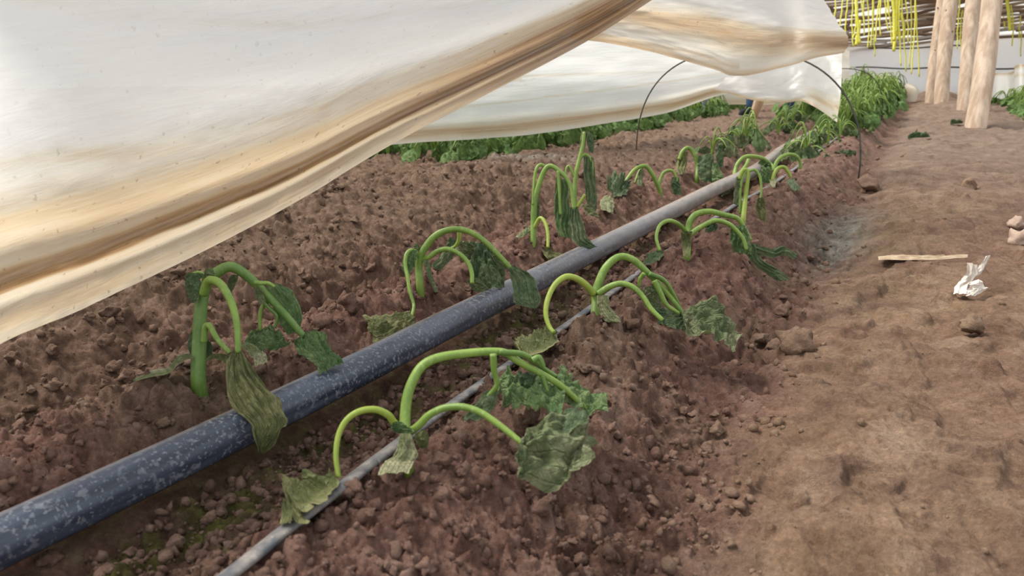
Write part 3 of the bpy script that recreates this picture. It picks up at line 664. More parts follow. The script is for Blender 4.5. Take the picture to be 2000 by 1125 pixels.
# nearest plant of the right-hand row
p = Plant(794, 884, 'nearest wilted squash plant, long arched stem, in front of the drip tape')
p.stem(ramp_o([(794, 880), (791, 819), (796, 774), (808, 740), (826, 714), (856, 699), (905, 691), (957, 687), (988, 690), (1012, 706), (1055, 729), (1092, 751), (1122, 777), (1146, 800)], 0, .07), 23, 12)
p.stalk('leaf_stalk', ramp_o([(975, 688), (1018, 691), (1044, 706), (1062, 720), (1100, 744), (1130, 764)], .035, .09), 13, 8, M_STEMD)
p.stalk('leaf_stalk', ramp_o([(780, 838), (768, 824), (757, 810), (733, 800), (703, 803), (677, 820), (661, 850), (656, 890), (661, 933)], -.004, -.05), 15, 9, M_STEMY)
p.stalk('leaf_stalk', ramp_o([(798, 846), (819, 830), (838, 811), (868, 797), (905, 795), (939, 806), (972, 828), (999, 849), (1020, 866)], -.004, -.04), 16, 11, M_STEM)
p.stalk('leaf_stalk', ramp_o([(963, 692), (965, 725), (970, 752), (953, 775)], .02, .03), 14, 9, M_STEM)
p.stalk('leaf_stalk', ramp_o([(1060, 734), (1064, 748), (1070, 764)], .05, .05), 9, 6, M_STEMD)
p.stalk('flower_bud', ramp_o([(1040, 704), (1052, 698), (1058, 706), (1062, 716)], .05, .05), 15, 9, M_STEMD)
p.leaf([(654, 934), (612, 950), (562, 966), (556, 990), (545, 1028)], [(664, 946), (632, 978), (602, 990), (598, 1008), (592, 1028)], M_LEAFO, k=2, pleat=.14)
p.leaf(ramp_o([(1018, 858), (1040, 840), (1085, 802), (1119, 800), (1140, 818), (1152, 845), (1156, 872)], -.05, -.02), ramp_o([(1013, 871), (1009, 896), (1006, 930), (1036, 944), (1089, 955), (1120, 926), (1153, 876)], -.07, -.07), M_LEAF, k=3, pleat=.05, crumple=.09, bulge=.10)
p.leaf(ramp_o([(1112, 798), (1096, 808), (1070, 832), (1042, 850)], -.02, -.03), ramp_o([(1150, 812), (1146, 822), (1110, 850), (1075, 868)], -.03, -.06), M_LEAFD, k=3, pleat=.08, bulge=.2)
p.leaf(ramp_o([(780, 847), (773, 880), (752, 910), (738, 933)], -.025, -.04), ramp_o([(802, 847), (815, 887), (808, 910), (797, 930)], -.025, -.04), M_LEAFP, k=2, pleat=.08)
p.leaf(ramp_o([(810, 846), (812, 862), (822, 880)], -.012, -.01), ramp_o([(828, 838), (838, 852), (836, 876)], -.008, -.006), M_LEAFO, k=1, bulge=.4)
p.leaf(ramp_o([(762, 826), (764, 838), (776, 846)], -.012, -.012), ramp_o([(780, 822), (800, 834), (812, 844)], -.014, -.014), M_STEMD and M_LEAFB, k=2)
p.leaf(ramp_o([(950, 768), (928, 786), (912, 812), (902, 826)], .04, .03), ramp_o([(972, 764), (966, 790), (950, 812), (932, 824)], .03, .02), M_LEAFD, k=2, bulge=.3)
p.leaf(ramp_o([(968, 748), (990, 728), (1030, 738), (1070, 742), (1112, 742)], .09, .09), ramp_o([(972, 774), (1000, 804), (1030, 798), (1062, 796), (1096, 806)], .05, .02), M_LEAFB, k=3, pleat=.08, crumple=.09, ruff=.12)
p.leaf(ramp_o([(1012, 722), (1005, 745), (1012, 762)], .06, .08), ramp_o([(1046, 722), (1050, 745), (1052, 764)], .05, .06), M_LEAFD, k=3, bulge=.3)
p.leaf(ramp_o([(1096, 713), (1112, 738), (1136, 757), (1162, 764), (1184, 778)], .10, .10), ramp_o([(1086, 736), (1098, 764), (1122, 790), (1150, 812), (1187, 797)], .07, .05), M_LEAFB, k=2, crumple=.09, ruff=.1)
# second plant of the right-hand row
p = Plant(1162, 634, 'second wilted squash plant in the right-hand row, three-way fork over the tape')
p.stem(ramp_o([(1161, 632), (1164, 590), (1163, 574), (1170, 550), (1182, 524), (1200, 506), (1218, 501), (1240, 510), (1264, 532), (1284, 552), (1304, 574), (1324, 600), (1341, 622)], 0, .03), 20, 9)
p.stalk('leaf_stalk', ramp_o([(1268, 535), (1296, 547), (1314, 572), (1328, 600), (1336, 616)], .01, .04), 10, 6, M_STEMD)
p.stalk('leaf_stalk', ramp_o([(1278, 548), (1290, 572), (1303, 596), (1326, 612)], .0, .0), 12, 7, M_STEM)
p.stalk('leaf_stalk', ramp_o([(1258, 534), (1250, 545), (1248, 560)], 0, .01), 9, 6, M_STEM)
p.stalk('leaf_stalk', ramp_o([(1160, 574), (1144, 556), (1124, 543), (1104, 541), (1084, 556), (1070, 584), (1066, 612), (1072, 636), (1082, 650)], -.004, -.07), 14, 8, M_STEMY)
p.stalk('leaf_stalk', ramp_o([(1168, 574), (1188, 561), (1212, 554), (1236, 561), (1256, 580), (1272, 604), (1294, 626)], -.004, -.03), 13, 9, M_STEM)
p.leaf([(1076, 640), (1050, 654), (1026, 670), (1014, 688)], [(1089, 652), (1085, 672), (1060, 688), (1028, 702)], M_LEAFO, k=2)
p.leaf(ramp_o([(1166, 577), (1168, 605), (1180, 625), (1190, 630)], -.02, -.03), ramp_o([(1188, 577), (1194, 602), (1208, 618), (1213, 630)], -.02, -.03), M_LEAFP, k=2)
p.leaf(ramp_o([(1332, 612), (1345, 602), (1392, 588), (1420, 614), (1442, 658)], .03, .04), ramp_o([(1334, 640), (1356, 655), (1392, 655), (1418, 670), (1438, 672)], -.01, -.03), M_LEAF, k=4, pleat=.05, crumple=.09)
p.leaf(ramp_o([(1268, 600), (1300, 603), (1325, 612), (1336, 622)], .03, .04), ramp_o([(1275, 614), (1300, 632), (1320, 642), (1340, 642)], .01, .0), M_LEAFD, k=3)
p.leaf(ramp_o([(1258, 560), (1252, 580), (1262, 600)], .04, .05), ramp_o([(1282, 556), (1290, 580), (1296, 606)], .03, .04), M_LEAF, k=2)
# third plant of the right-hand row
p = Plant(1342, 492, 'third squash plant in the right-hand row, dark leaves trailing toward the path')
p.stem(ramp_o([(1342, 490), (1344, 455), (1348, 431), (1362, 417), (1387, 413), (1415, 420), (1439, 426), (1453, 444), (1466, 470)], 0, .02), 15, 8)
p.stalk('leaf_stalk', ramp_o([(1346, 460), (1358, 450), (1375, 440), (1397, 431), (1422, 437), (1439, 451), (1452, 468), (1458, 488)], -.01, -.02), 11, 7, M_STEM)
p.stalk('leaf_stalk', ramp_o([(1342, 456), (1334, 446), (1324, 437), (1306, 431), (1289, 440), (1282, 464), (1289, 490)], -.005, -.08), 9, 6, M_STEM)
p.leaf([(1284, 488), (1268, 500), (1254, 514)], [(1298, 492), (1290, 508), (1266, 520)], M_LEAFD, k=2)
p.leaf(ramp_o([(1330, 452), (1332, 478), (1334, 503)], -.03, -.03), ramp_o([(1352, 452), (1350, 478), (1342, 505)], -.03, -.03), M_LEAFO, k=2)
p.leaf(ramp_o([(1376, 436), (1392, 428), (1400, 440)], .0, .0), ramp_o([(1378, 452), (1392, 452), (1402, 446)], -.02, -.01), M_LEAFD, k=2)
p.leaf(ramp_o([(1426, 442), (1427, 470), (1434, 494)], .0, .0), ramp_o([(1456, 440), (1466, 470), (1468, 498)], 0, -.01), M_LEAFB, k=4, pleat=.1)
p.leaf([(1455, 478), (1464, 508), (1490, 530), (1518, 550)], [(1480, 476), (1492, 508), (1518, 524), (1546, 546)], M_LEAFD, k=3)
p.leaf([(1470, 476), (1508, 486), (1530, 481), (1558, 497)], [(1474, 494), (1506, 503), (1530, 499), (1553, 507)], M_LEAFD, k=2)
# fourth: upright yellowish stalks
p = Plant(1452, 425, 'upright yellow-green squash stalks standing in the right-hand row')
p.stem([(1452, 424), (1456, 385), (1461, 345), (1459, 332), (1450, 334), (1443, 350)], 11, 6, M_STEMY)
p.stalk('leaf_stalk', [(1446, 418), (1445, 380), (1449, 350), (1458, 332)], 7, 5, M_STEM)
p.stalk('leaf_stalk', ramp_o([(1460, 336), (1474, 332), (1484, 345), (1487, 372), (1484, 392)], 0, -.02), 6, 4, M_STEM)
p.leaf(ramp_o([(1479, 386), (1476, 405), (1484, 432)], -.02, -.02), ramp_o([(1491, 386), (1497, 408), (1494, 434)], -.02, -.02), M_LEAFO, k=2)
p.leaf(ramp_o([(1438, 345), (1434, 370), (1432, 398)], 0, 0), ramp_o([(1448, 345), (1448, 372), (1440, 402)], 0, 0), M_LEAF, k=2)
# left-hand row, nearest
p = Plant(388, 738, 'squash plant with the thickest stem, big limp leaf hanging onto the pipe')
p.stem(ramp_o([(388, 736), (390, 659), (394, 590), (403, 556), (418, 537), (448, 521), (474, 532), (496, 551), (526, 581), (560, 618), (594, 658)], 0, .04), 30, 13, M_STEMD)
p.stalk('leaf_stalk', ramp_o([(397, 574), (405, 552), (416, 547), (433, 558), (452, 592), (463, 637), (465, 690)], -.012, -.06), 18, 11, M_STEM)
p.stalk('leaf_stalk', ramp_o([(398, 668), (401, 640), (409, 637), (425, 663), (449, 690)], -.01, -.02), 13, 9, M_STEM)
p.stalk('leaf_stalk', ramp_o([(526, 585), (515, 596), (508, 614), (508, 655)], .035, .04), 10, 7, M_STEM)
p.stalk('leaf_stalk', ramp_o([(512, 588), (528, 604), (541, 618), (537, 640)], .03, .035), 9, 6, M_STEMD)
p.stalk('leaf_stalk', ramp_o([(400, 560), (398, 540), (388, 532), (374, 536)], .01, .0), 9, 6, M_STEM)
p.stalk('leaf_stalk', ramp_o([(496, 552), (512, 553), (524, 553), (536, 560)], .01, .02), 10, 6, M_STEM)
p.leaf(ramp_o([(457, 687), (443, 711), (442, 749), (446, 779), (461, 801), (488, 828), (494, 853), (505, 880)], -.06, -.13), ramp_o([(473, 687), (494, 719), (519, 752), (545, 776), (550, 797), (561, 827), (548, 848), (512, 884)], -.06, -.13), M_LEAFO, k=5, pleat=.07, crumple=.06, nl=46, nw=34)
p.leaf(ramp_o([(470, 676), (492, 698), (500, 716)], -.02, -.04), ramp_o([(480, 670), (508, 682), (529, 709)], -.01, -.02), M_LEAFP, k=2)
p.leaf(ramp_o([(378, 696), (362, 690), (345, 697), (330, 719), (304, 730), (260, 746)], -.01, -.03), ramp_o([(378, 704), (364, 702), (352, 708), (336, 728), (306, 738), (262, 749)], -.015, -.04), M_LEAFP, k=1, pleat=.1)
p.leaf(ramp_o([(402, 700), (418, 690), (440, 692), (456, 700)], -.012, -.02), ramp_o([(404, 708), (420, 700), (440, 710), (456, 720)], -.016, -.03), M_LEAFO, k=1)
p.leaf(ramp_o([(372, 536), (364, 556), (368, 580), (376, 592)], .0, -.01), ramp_o([(396, 534), (394, 552), (390, 572), (382, 592)], -.015, -.015), M_LEAFD, k=2, bulge=.3)
p.leaf(ramp_o([(399, 530), (398, 540), (402, 552)], -.012, -.014), ramp_o([(412, 522), (420, 532), (420, 546)], -.012, -.014), M_LEAF, k=2, bulge=.3)
p.leaf(ramp_o([(452, 536), (444, 552), (446, 574)], .02, .03), ramp_o([(466, 536), (462, 552), (452, 572)], .02, .03), M_LEAF, k=2)
p.leaf(ramp_o([(376, 640), (366, 670), (372, 700)], .02, .02), ramp_o([(388, 640), (388, 670), (386, 700)], .02, .02), M_LEAFD, k=2)
p.leaf(ramp_o([(402, 660), (404, 680), (400, 702)], .02, .02), ramp_o([(412, 668), (416, 682), (412, 704)], .02, .02), M_LEAFD, k=2)
p.leaf(ramp_o([(592, 655), (574, 668), (586, 688), (612, 704), (627, 728)], .03, .0), ramp_o([(600, 652), (636, 650), (642, 674), (658, 694), (676, 708)], .05, .03), M_LEAFB, k=4, pleat=.07, crumple=.07)
p.leaf(ramp_o([(518, 554), (528, 590), (545, 630), (562, 655)], .03, .05), ramp_o([(540, 553), (572, 568), (588, 600), (588, 638)], .04, .06), M_LEAFB, k=2, pleat=.06, bulge=.25)
p.leaf(ramp_o([(506, 645), (486, 654), (480, 674), (500, 686)], .03, .0), ramp_o([(520, 644), (548, 648), (566, 670), (545, 684)], .05, .03), M_LEAFB, k=4, pleat=.08, crumple=.09)
p.leaf(ramp_o([(500, 556), (498, 575), (506, 592)], .02, .02), ramp_o([(512, 566), (516, 580), (518, 596)], .02, .02), M_LEAF, k=1)
# left-hand row, second
p = Plant(820, 556, 'second squash plant in the left-hand row, high arch ending in a leaf on the pipe')
p.stem(ramp_o([(820, 554), (818, 528), (820, 504), (830, 484), (848, 462), (872, 450), (900, 448), (928, 458), (952, 476), (972, 496), (1000, 526)], 0, -.03), 16, 9)
p.stalk('leaf_stalk', ramp_o([(818, 503), (812, 492), (800, 490), (793, 500), (792, 520), (796, 540), (800, 568), (808, 596), (804, 618)], -.006, -.07), 9, 6, M_STEM)
p.stalk('leaf_stalk', ramp_o([(824, 508), (838, 502), (856, 490), (876, 487), (900, 498), (916, 516), (922, 536), (922, 554)], -.004, -.04), 11, 8, M_STEM)
p.stalk('leaf_stalk', ramp_o([(897, 452), (896, 468), (890, 480), (880, 486)], .02, .03), 9, 6, M_STEMY)
p.leaf(ramp_o([(802, 487), (790, 502), (786, 522), (792, 542)], -.012, -.02), ramp_o([(817, 490), (814, 505), (806, 526), (800, 542)], -.02, -.03), M_LEAFB, k=2, bulge=.3)
p.leaf([(800, 610), (772, 616), (742, 622), (708, 620)], [(816, 640), (792, 656), (735, 678), (728, 648)], M_LEAFO, k=2, pleat=.06, crumple=.08)
p.leaf(ramp_o([(826, 508), (832, 532), (850, 572)], -.02, -.03), ramp_o([(838, 508), (844, 535), (856, 570)], -.02, -.03), M_LEAF, k=1)
p.leaf(ramp_o([(990, 520), (998, 545), (1002, 570), (1004, 590), (1030, 602)], -.03, -.08), ramp_o([(1006, 520), (1040, 536), (1050, 560), (1056, 585), (1048, 604)], -.03, -.08), M_LEAFD, k=4, pleat=.07)
p.leaf(ramp_o([(928, 476), (920, 510), (918, 545), (930, 568)], .03, .0), ramp_o([(962, 478), (975, 510), (988, 540), (985, 566)], .03, -.01), M_LEAFD, k=3, crumple=.09, bulge=.2)
p.leaf(ramp_o([(912, 548), (918, 560), (930, 570)], -.01, -.02), ramp_o([(932, 542), (948, 556), (955, 572)], -.01, -.02), M_LEAF, k=2)
p.leaf(ramp_o([(878, 462), (866, 490), (842, 520)], .05, .05), ramp_o([(892, 470), (886, 500), (860, 530)], .05, .05), M_LEAFD, k=2)
p.leaf(ramp_o([(894, 470), (890, 490), (902, 510)], .04, .04), ramp_o([(930, 472), (936, 490), (940, 505)], .04, .04), M_LEAF, k=3)
p.leaf(ramp_o([(955, 478), (960, 500), (975, 525)], .0, .0), ramp_o([(972, 488), (985, 505), (992, 525)], .0, .0), M_LEAF, k=2)
p.leaf(ramp_o([(808, 478), (806, 486), (812, 494)], -.01, -.01), ramp_o([(816, 474), (822, 484), (820, 494)], -.01, -.01), M_LEAF, k=1)
# left-hand row, third
p = Plant(1041, 472, 'third squash plant in the left-hand row, tall bent stem with hanging leaves')
p.stem(ramp_o([(1041, 470), (1042, 436), (1044, 394), (1053, 359), (1064, 332), (1076, 324), (1093, 335), (1107, 349), (1116, 370), (1119, 394), (1121, 410)], 0, -.03), 13, 7)
p.stalk('leaf_stalk', ramp_o([(1068, 328), (1055, 322), (1046, 335), (1042, 373), (1041, 400)], 0, -.01), 7, 5, M_STEM)
p.stalk('leaf_stalk', ramp_o([(1043, 445), (1055, 426), (1065, 436), (1070, 457), (1070, 484)], -.006, -.05), 8, 6, M_STEMY)
p.stalk('leaf_stalk', ramp_o([(1090, 334), (1092, 360), (1093, 385), (1095, 420)], -.02, -.02), 7, 5, M_STEM)
p.leaf([(1064, 482), (1062, 496), (1070, 510), (1078, 514)], [(1076, 482), (1086, 494), (1104, 498), (1102, 508)], M_LEAFO, k=2)
p.leaf(ramp_o([(1086, 348), (1082, 400), (1084, 430), (1092, 462)], .0, -.02), ramp_o([(1110, 352), (1112, 400), (1116, 440), (1114, 466)], .0, -.02), M_LEAFB, k=4, pleat=.1)
p.leaf(ramp_o([(1112, 405), (1111, 440), (1117, 466), (1132, 482), (1152, 487)], -.03, -.05), ramp_o([(1128, 405), (1140, 440), (1146, 460), (1156, 474), (1167, 482)], -.03, -.05), M_LEAFD, k=4, pleat=.09)
p.leaf(ramp_o([(1042, 440), (1026, 445), (1006, 464)], .0, .0), ramp_o([(1042, 450), (1034, 456), (1014, 468)], -.01, -.01), M_LEAFP, k=1)
p.leaf(ramp_o([(1040, 385), (1036, 410), (1038, 440)], .02, .02), ramp_o([(1052, 385), (1054, 410), (1052, 436)], .02, .02), M_LEAFD, k=1)
p = Plant(1124, 428, 'tallest upright squash stem in the left-hand row with dark shrivelled leaves')
p.stem(ramp_o([(1124, 426), (1122, 395), (1124, 345), (1131, 313), (1138, 285), (1141, 258)], 0, 0), 10, 7)
p.stalk('leaf_stalk', [(1130, 316), (1136, 305), (1146, 303), (1156, 317), (1157, 345)], 7, 5, M_STEM)
p.stalk('leaf_stalk', ramp_o([(1122, 345), (1112, 325), (1106, 330), (1106, 345)], 0, 0), 6, 4, M_STEM)
p.stalk('leaf_stalk', [(1126, 404), (1134, 393), (1143, 380)], 8, 6, M_STEMY)
p.leaf(ramp_o([(1140, 306), (1141, 350), (1144, 382), (1148, 408)], 0, 0), ramp_o([(1160, 308), (1163, 350), (1166, 390), (1164, 414)], 0, 0), M_LEAFD, k=3, pleat=.1)
p.leaf(ramp_o([(1136, 256), (1132, 280), (1128, 305)], 0, 0), ramp_o([(1146, 256), (1144, 282), (1136, 306)], 0, 0), M_LEAF, k=2)
p.leaf(ramp_o([(1142, 256), (1146, 275), (1150, 296)], 0, 0), ramp_o([(1156, 260), (1161, 280), (1158, 300)], 0, 0), M_LEAFD, k=2)
p.leaf(ramp_o([(1136, 402), (1142, 410), (1150, 422)], 0, -.01), ramp_o([(1150, 398), (1160, 408), (1172, 424)], .0, -.01), M_LEAFP, k=1)
p = Plant(1289, 376, 'low squash plant in the left-hand row beyond the tall stem, bluish leaf left')
p.stem(ramp_o([(1289, 374), (1280, 352), (1268, 331), (1257, 324), (1240, 331), (1226, 348), (1219, 360)], 0, -.05), 10, 6)
p.stalk('leaf_stalk', [(1286, 362), (1296, 338), (1312, 333), (1321, 347), (1322, 355)], 7, 5)
p.stalk('leaf_stalk', ramp_o([(1256, 325), (1246, 340), (1240, 358)], 0, -.03), 6, 4)
p.leaf(ramp_o([(1219, 350), (1200, 348), (1184, 360)], -.06, -.1), ramp_o([(1232, 362), (1222, 384), (1196, 388)], -.06, -.1), M_LEAFD, k=3, crumple=.1)
p.leaf(ramp_o([(1312, 346), (1310, 360), (1316, 380)], 0, 0), ramp_o([(1326, 346), (1330, 362), (1332, 382)], 0, 0), M_LEAFD, k=2)
p.leaf([(1182, 384), (1172, 396), (1176, 412)], [(1196, 388), (1200, 404), (1196, 420)], M_LEAFP, k=2)
p.leaf(ramp_o([(1250, 330), (1244, 346), (1246, 364)], -.02, -.03), ramp_o([(1258, 332), (1256, 348), (1254, 366)], -.02, -.03), M_LEAF, k=2)
p = Plant(1362, 345, 'squash plant with one big bluish dark leaf draped toward the end of the pipe')
p.stem(ramp_o([(1362, 345), (1362, 325), (1357, 303), (1345, 289), (1333, 296), (1326, 312)], 0, 0), 10, 7)
p.leaf(ramp_o([(1362, 306), (1362, 326), (1364, 344), (1372, 356)], -.03, -.05), ramp_o([(1394, 300), (1396, 322), (1396, 344), (1394, 358)], -.03, -.05), M_LEAFD, k=2, pleat=.05, bulge=.2)
p.leaf(ramp_o([(1392, 318), (1390, 338), (1392, 360)], -.06, -.08), ramp_o([(1400, 318), (1410, 338), (1420, 354)], -.06, -.08), M_LEAFB, k=1, bulge=.15)
p.leaf(ramp_o([(1326, 298), (1320, 320), (1324, 342)], 0, 0), ramp_o([(1344, 296), (1342, 318), (1336, 344)], 0, 0), M_LEAFO, k=3)
p.leaf(ramp_o([(1398, 290), (1398, 308), (1404, 326)], -.02, -.02), ramp_o([(1410, 290), (1414, 310), (1412, 328)], -.02, -.02), M_LEAFD, k=2)
p = Plant(1440, 352, 'squash plant with a long low arch at the far end of the drip tape')
p.stem(ramp_o([(1434, 350), (1436, 334), (1442, 318), (1457, 306), (1485, 308), (1506, 322), (1514, 336)], 0, .05), 9, 7)
p.stalk('leaf_stalk', ramp_o([(1462, 312), (1455, 326), (1436, 345), (1418, 352)], 0, -.06), 7, 5)
p.leaf([(1420, 350), (1400, 366), (1390, 374)], [(1440, 356), (1430, 374), (1408, 386)], M_LEAF, k=2)
p.leaf(ramp_o([(1486, 310), (1490, 330), (1494, 348)], .02, .02), ramp_o([(1504, 318), (1512, 334), (1510, 352)], .03, .03), M_LEAFB, k=3)
p = Plant(1512, 360, 'pale squash plant on the right-hand ridge with two thin arched stalks')
p.stem([(1508, 360), (1510, 345), (1518, 330), (1530, 326), (1538, 334), (1545, 346)], 9, 6, M_STEMY)
p.stalk('leaf_stalk', ramp_o([(1510, 352), (1516, 318), (1534, 303), (1552, 303), (1562, 314), (1563, 330)], .02, .05), 8, 6)
p.leaf(ramp_o([(1504, 332), (1502, 350), (1508, 368)], 0, 0), ramp_o([(1514, 332), (1516, 350), (1514, 368)], 0, 0), M_LEAFP, k=1)
p.leaf([(1536, 352), (1540, 364), (1552, 376)], [(1550, 350), (1558, 362), (1562, 374)], M_LEAFD, k=2)
p.leaf(ramp_o([(1488, 330), (1484, 345), (1490, 358)], 0, 0), ramp_o([(1504, 326), (1506, 342), (1508, 358)], 0, 0), M_LEAFB, k=3)

# plants further along: a few wilted kinds, copied
def wilted(seed, n, h, single):
    rg = random.Random(seed); parts = []
    stems = []; leaves = []
    def arc(a, ln, hh, r0, r1, b=(0, 0, 0)):
        b = np.array(b); dv = np.array([math.cos(a), math.sin(a), 0]); P = [b, b+dv*ln*.12+[0, 0, hh*.7], b+dv*ln*.4+[0, 0, hh], b+dv*ln*.75+[0, 0, hh*.85], b+dv*ln+[0, 0, hh*.55]]
        return catmull(P, 12), np.linspace(r0, r1, 12)
    for i in range(n):
        a = rg.uniform(0, 6.28); hh = h*rg.uniform(.55, 1.1); ln = rg.uniform(.07, .16)
        P, R_ = arc(a, ln, hh, .0048 if i else .0075, .003); P[0][2] -= .02; stems.append((P, R_))
        e = P[-1]; dv = np.array([math.cos(a), math.sin(a), 0]); sd = np.array([-math.sin(a), math.cos(a), 0]); w = rg.uniform(.035, .06); dl = min(e[2]*1.0, rg.uniform(.07, .13)); k = rg.uniform(0, .04)
        L = [e-sd*.004, e+dv*k*.5-sd*w*.8-[0, 0, dl*.35], e+dv*k-sd*w-[0, 0, dl*.7], e+dv*k*1.5-sd*w*.4-[0, 0, dl]]
        R2 = [e+sd*.004, e+dv*k*.5+sd*w*.8-[0, 0, dl*.35], e+dv*k+sd*w-[0, 0, dl*.7], e+dv*k*1.5+sd*w*.3-[0, 0, dl]]
        leaves.append(leaf_np(np.array(L), np.array(R2), nl=14, nw=12, pleat=.09, k=3, bulge=.15, crumple=.06, seed=seed+i*1.7))
    return stems, leaves
LEAFS = [M_LEAFB, M_LEAF, M_LEAFD, M_LEAFB]
KIND = []
for k in range(5):
    st, lv = wilted(900+k, 6, .14+.02*k, False)
    KIND.append(([tube_mesh('leaf_stalk' if i else 'stem', P, R_, M_STEM, sides=7) for i, (P, R_) in enumerate(st)], [leaf_mesh('leaf', [g], LEAFS[(k+i) % 4]) for i, g in enumerate(lv)]))
M_LEAFF = leaf_material('leaf_far', (.085, .185, .045), (.19, .33, .09), (.38, .46, .18), (.38, .5, .22), .3)
BUSH = []
for k in range(5):
    st, lv = wilted(950+k, 13, .17+.02*k, True); V = []; Fc = []; of = 0
    me = leaf_mesh('squash_plant', lv, M_LEAFF); me.materials.append(M_STEM)
    bm = bmesh.new(); bm.from_mesh(me)
    for P, R_ in st:
        m2 = tube_mesh('t', P, R_, M_STEM, sides=5); nf = len(bm.faces); bm.from_mesh(m2); bm.faces.ensure_lookup_table()
        for f in bm.faces[nf:]: f.material_index = 1
        bpy.data.meshes.remove(m2)
    bm.to_mesh(me); bm.free(); BUSH.append(me)
rg = random.Random(21)
def place_kind(x, y, sc, label, group):
    z = gz(x, y); r = empty('squash_plant', (x, y, z)); r.rotation_euler.z = rg.uniform(0, 6.28); r.scale = (sc,)*3; tag(r, label, 'plant', group)
    ks, ls = KIND[rg.randrange(5)]
    for m, l in zip(ks, ls): link('leaf', l, link('leaf_stalk' if m.name.startswith('leaf') else 'stem', m, r))
def place_bush(x, y, sc, label, group):
    o_ = link('squash_plant', BUSH[rg.randrange(5)], None, (x, y, gz(x, y)-.005)); o_.rotation_euler.z = rg.uniform(0, 6.28); o_.scale = (sc, sc, sc*rg.uniform(.85, 1.15)); tag(o_, label, 'plant', group)
for y in np.arange(3.35, 5.6, .30):
    place_kind(-.78+rg.uniform(-.05, .05), y+rg.uniform(-.05, .05), rg.uniform(.62, .8), 'wilted green squash plant in the left-hand row past the pipe end', 'left row squash plants past the pipe')
for y in np.arange(3.35, 5.4, .27):
    place_kind(-.43+rg.uniform(-.05, .05), y+rg.uniform(-.05, .05), rg.uniform(.6, .75), 'wilted green squash plant in the right-hand row near the hoop foot', 'right row squash plants near the hoop')
for y in np.arange(4.9, 12, .24):
    for x in (-.42, -.62, -.8):
        if x < -.5 and y < 6.0: continue
        place_bush(x+rg.uniform(-.06, .06), y+rg.uniform(-.08, .08), rg.uniform(.8, 1.15)*(1.0 if y < 7 else 1.25), 'leafy green squash plant in the dense far middle bed, '+('path side' if x > -.5 else 'centre' if x > -.7 else 'film side')+(', nearer half' if y < 8 else ', wall end'), 'dense squash plants of the middle bed')
for row in (-1.82, -2.05, -2.35, -2.7, -3.1):
    for y in np.arange(3.0, 9.5, .27):
        q = np.array([row, y, .1])-CAMP; dd = q@FW; sx = 1000+F*(q@RT)/dd
        if 700 < sx < 1600: place_bush(row+rg.uniform(-.08, .08), y+rg.uniform(-.08, .08), rg.uniform(.9, 1.2), 'leafy squash plant behind the low white film, '+('front row' if row > -2 else 'second row' if row > -2.2 else 'back rows')+(' left of the hoop' if sx < 1240 else ' right of the hoop'), 'squash plants behind the white film')
for row in (.86, 1.1, 1.4, 1.75):
    for y in np.arange(6.0, 11, .26):
        q = np.array([row, y, .1])-CAMP; dd = q@FW; sx = 1000+F*(q@RT)/dd
        if sx < 2080: place_bush(row+rg.uniform(-.06, .06), y, rg.uniform(.75, 1.0), 'leafy green squash plant in the bed right of the posts', 'squash plants right of the posts')

# ------------------------------------------------------------------ litter
def scrap(L, R_, name, label, cat, mat, **kw):
    P = leaf_np(L, R_, seed=3.3+len(label), **kw); lo = h_smooth(P[..., 0], P[..., 1])+.004; P[..., 2] = np.maximum(P[..., 2], lo); c = P.mean((0, 1)); c[2] = P[..., 2].min()
    tag(link(name, leaf_mesh(name, [P-c], mat), None, tuple(c)), label, cat)
M_PAPER = simple('dirty_white_scrap', (.62, .54, .46), .7, (.80, .74, .68), 60)
M_STRAW = simple('pale_straw', (.36, .26, .17), .9, (.52, .41, .28), 40)
dS = G(1890, 572)[1]
scrap([at(1888, 512, dS), at(1884, 540, dS), at(1868, 556, dS), at(1862, 574, dS-.02)], [at(1908, 518, dS), at(1906, 540, dS), at(1900, 556, dS), at(1898, 577, dS-.03)], 'plastic_scrap', 'crumpled whitish plastic scrap standing on the path', 'scrap', M_PAPER, k=2, pleat=.15)
scrap([at(1900, 548, dS-.01), at(1892, 560, dS-.02), at(1888, 578, dS-.03)], [at(1912, 548, dS), at(1928, 562, dS-.01), at(1905, 578, dS-.03)], 'plastic_scrap', 'small pale folded flap at the foot of the crumpled plastic scrap', 'scrap', M_PAPER, k=1)
scrap([at(1896, 528, dS+.02), at(1910, 522, dS+.02), at(1926, 500, dS+.02)], [at(1898, 540, dS+.02), at(1916, 534, dS+.02), at(1934, 498, dS+.02)], 'plastic_scrap', 'thin curled tip sticking up behind the crumpled plastic scrap', 'scrap', M_PAPER, k=1)
scrap([G(1714, 502)[0], G(1760, 498)[0], G(1820, 500)[0], G(1890, 497)[0]], [G(1716, 508)[0], G(1760, 508)[0], G(1820, 507)[0], G(1890, 503)[0]], 'straw_strip', 'flat pale strip of straw or film on the path left of the scrap', 'straw', M_STRAW, k=2, bulge=.1, ruff=.02, pleat=.03)
for k, (x, y, w, hh) in enumerate(((1795, 268, 22, 9), (1868, 240, 12, 6), (1650, 300, 22, 6))):
    d = G(x, y)[1]
    scrap([at(x-w, y-hh*.2, d), at(x-w*.4, y-hh, d), at(x+w*.4, y-hh, d), at(x+w, y-hh*.3, d)], [at(x-w, y+hh*.5, d-.03), at(x-w*.4, y+hh*.8, d-.03), at(x+w*.4, y+hh*.7, d-.03), at(x+w, y+hh*.4, d-.03)], 'fallen_leaf',
          ['dark green wilted leaf lying on the path before the posts', 'small bluish wilted leaf at the foot of the nearest post', 'limp leaf lying right of the hoop foot'][k], 'leaf', M_LEAFD, k=3, ruff=.2, crumple=.2)
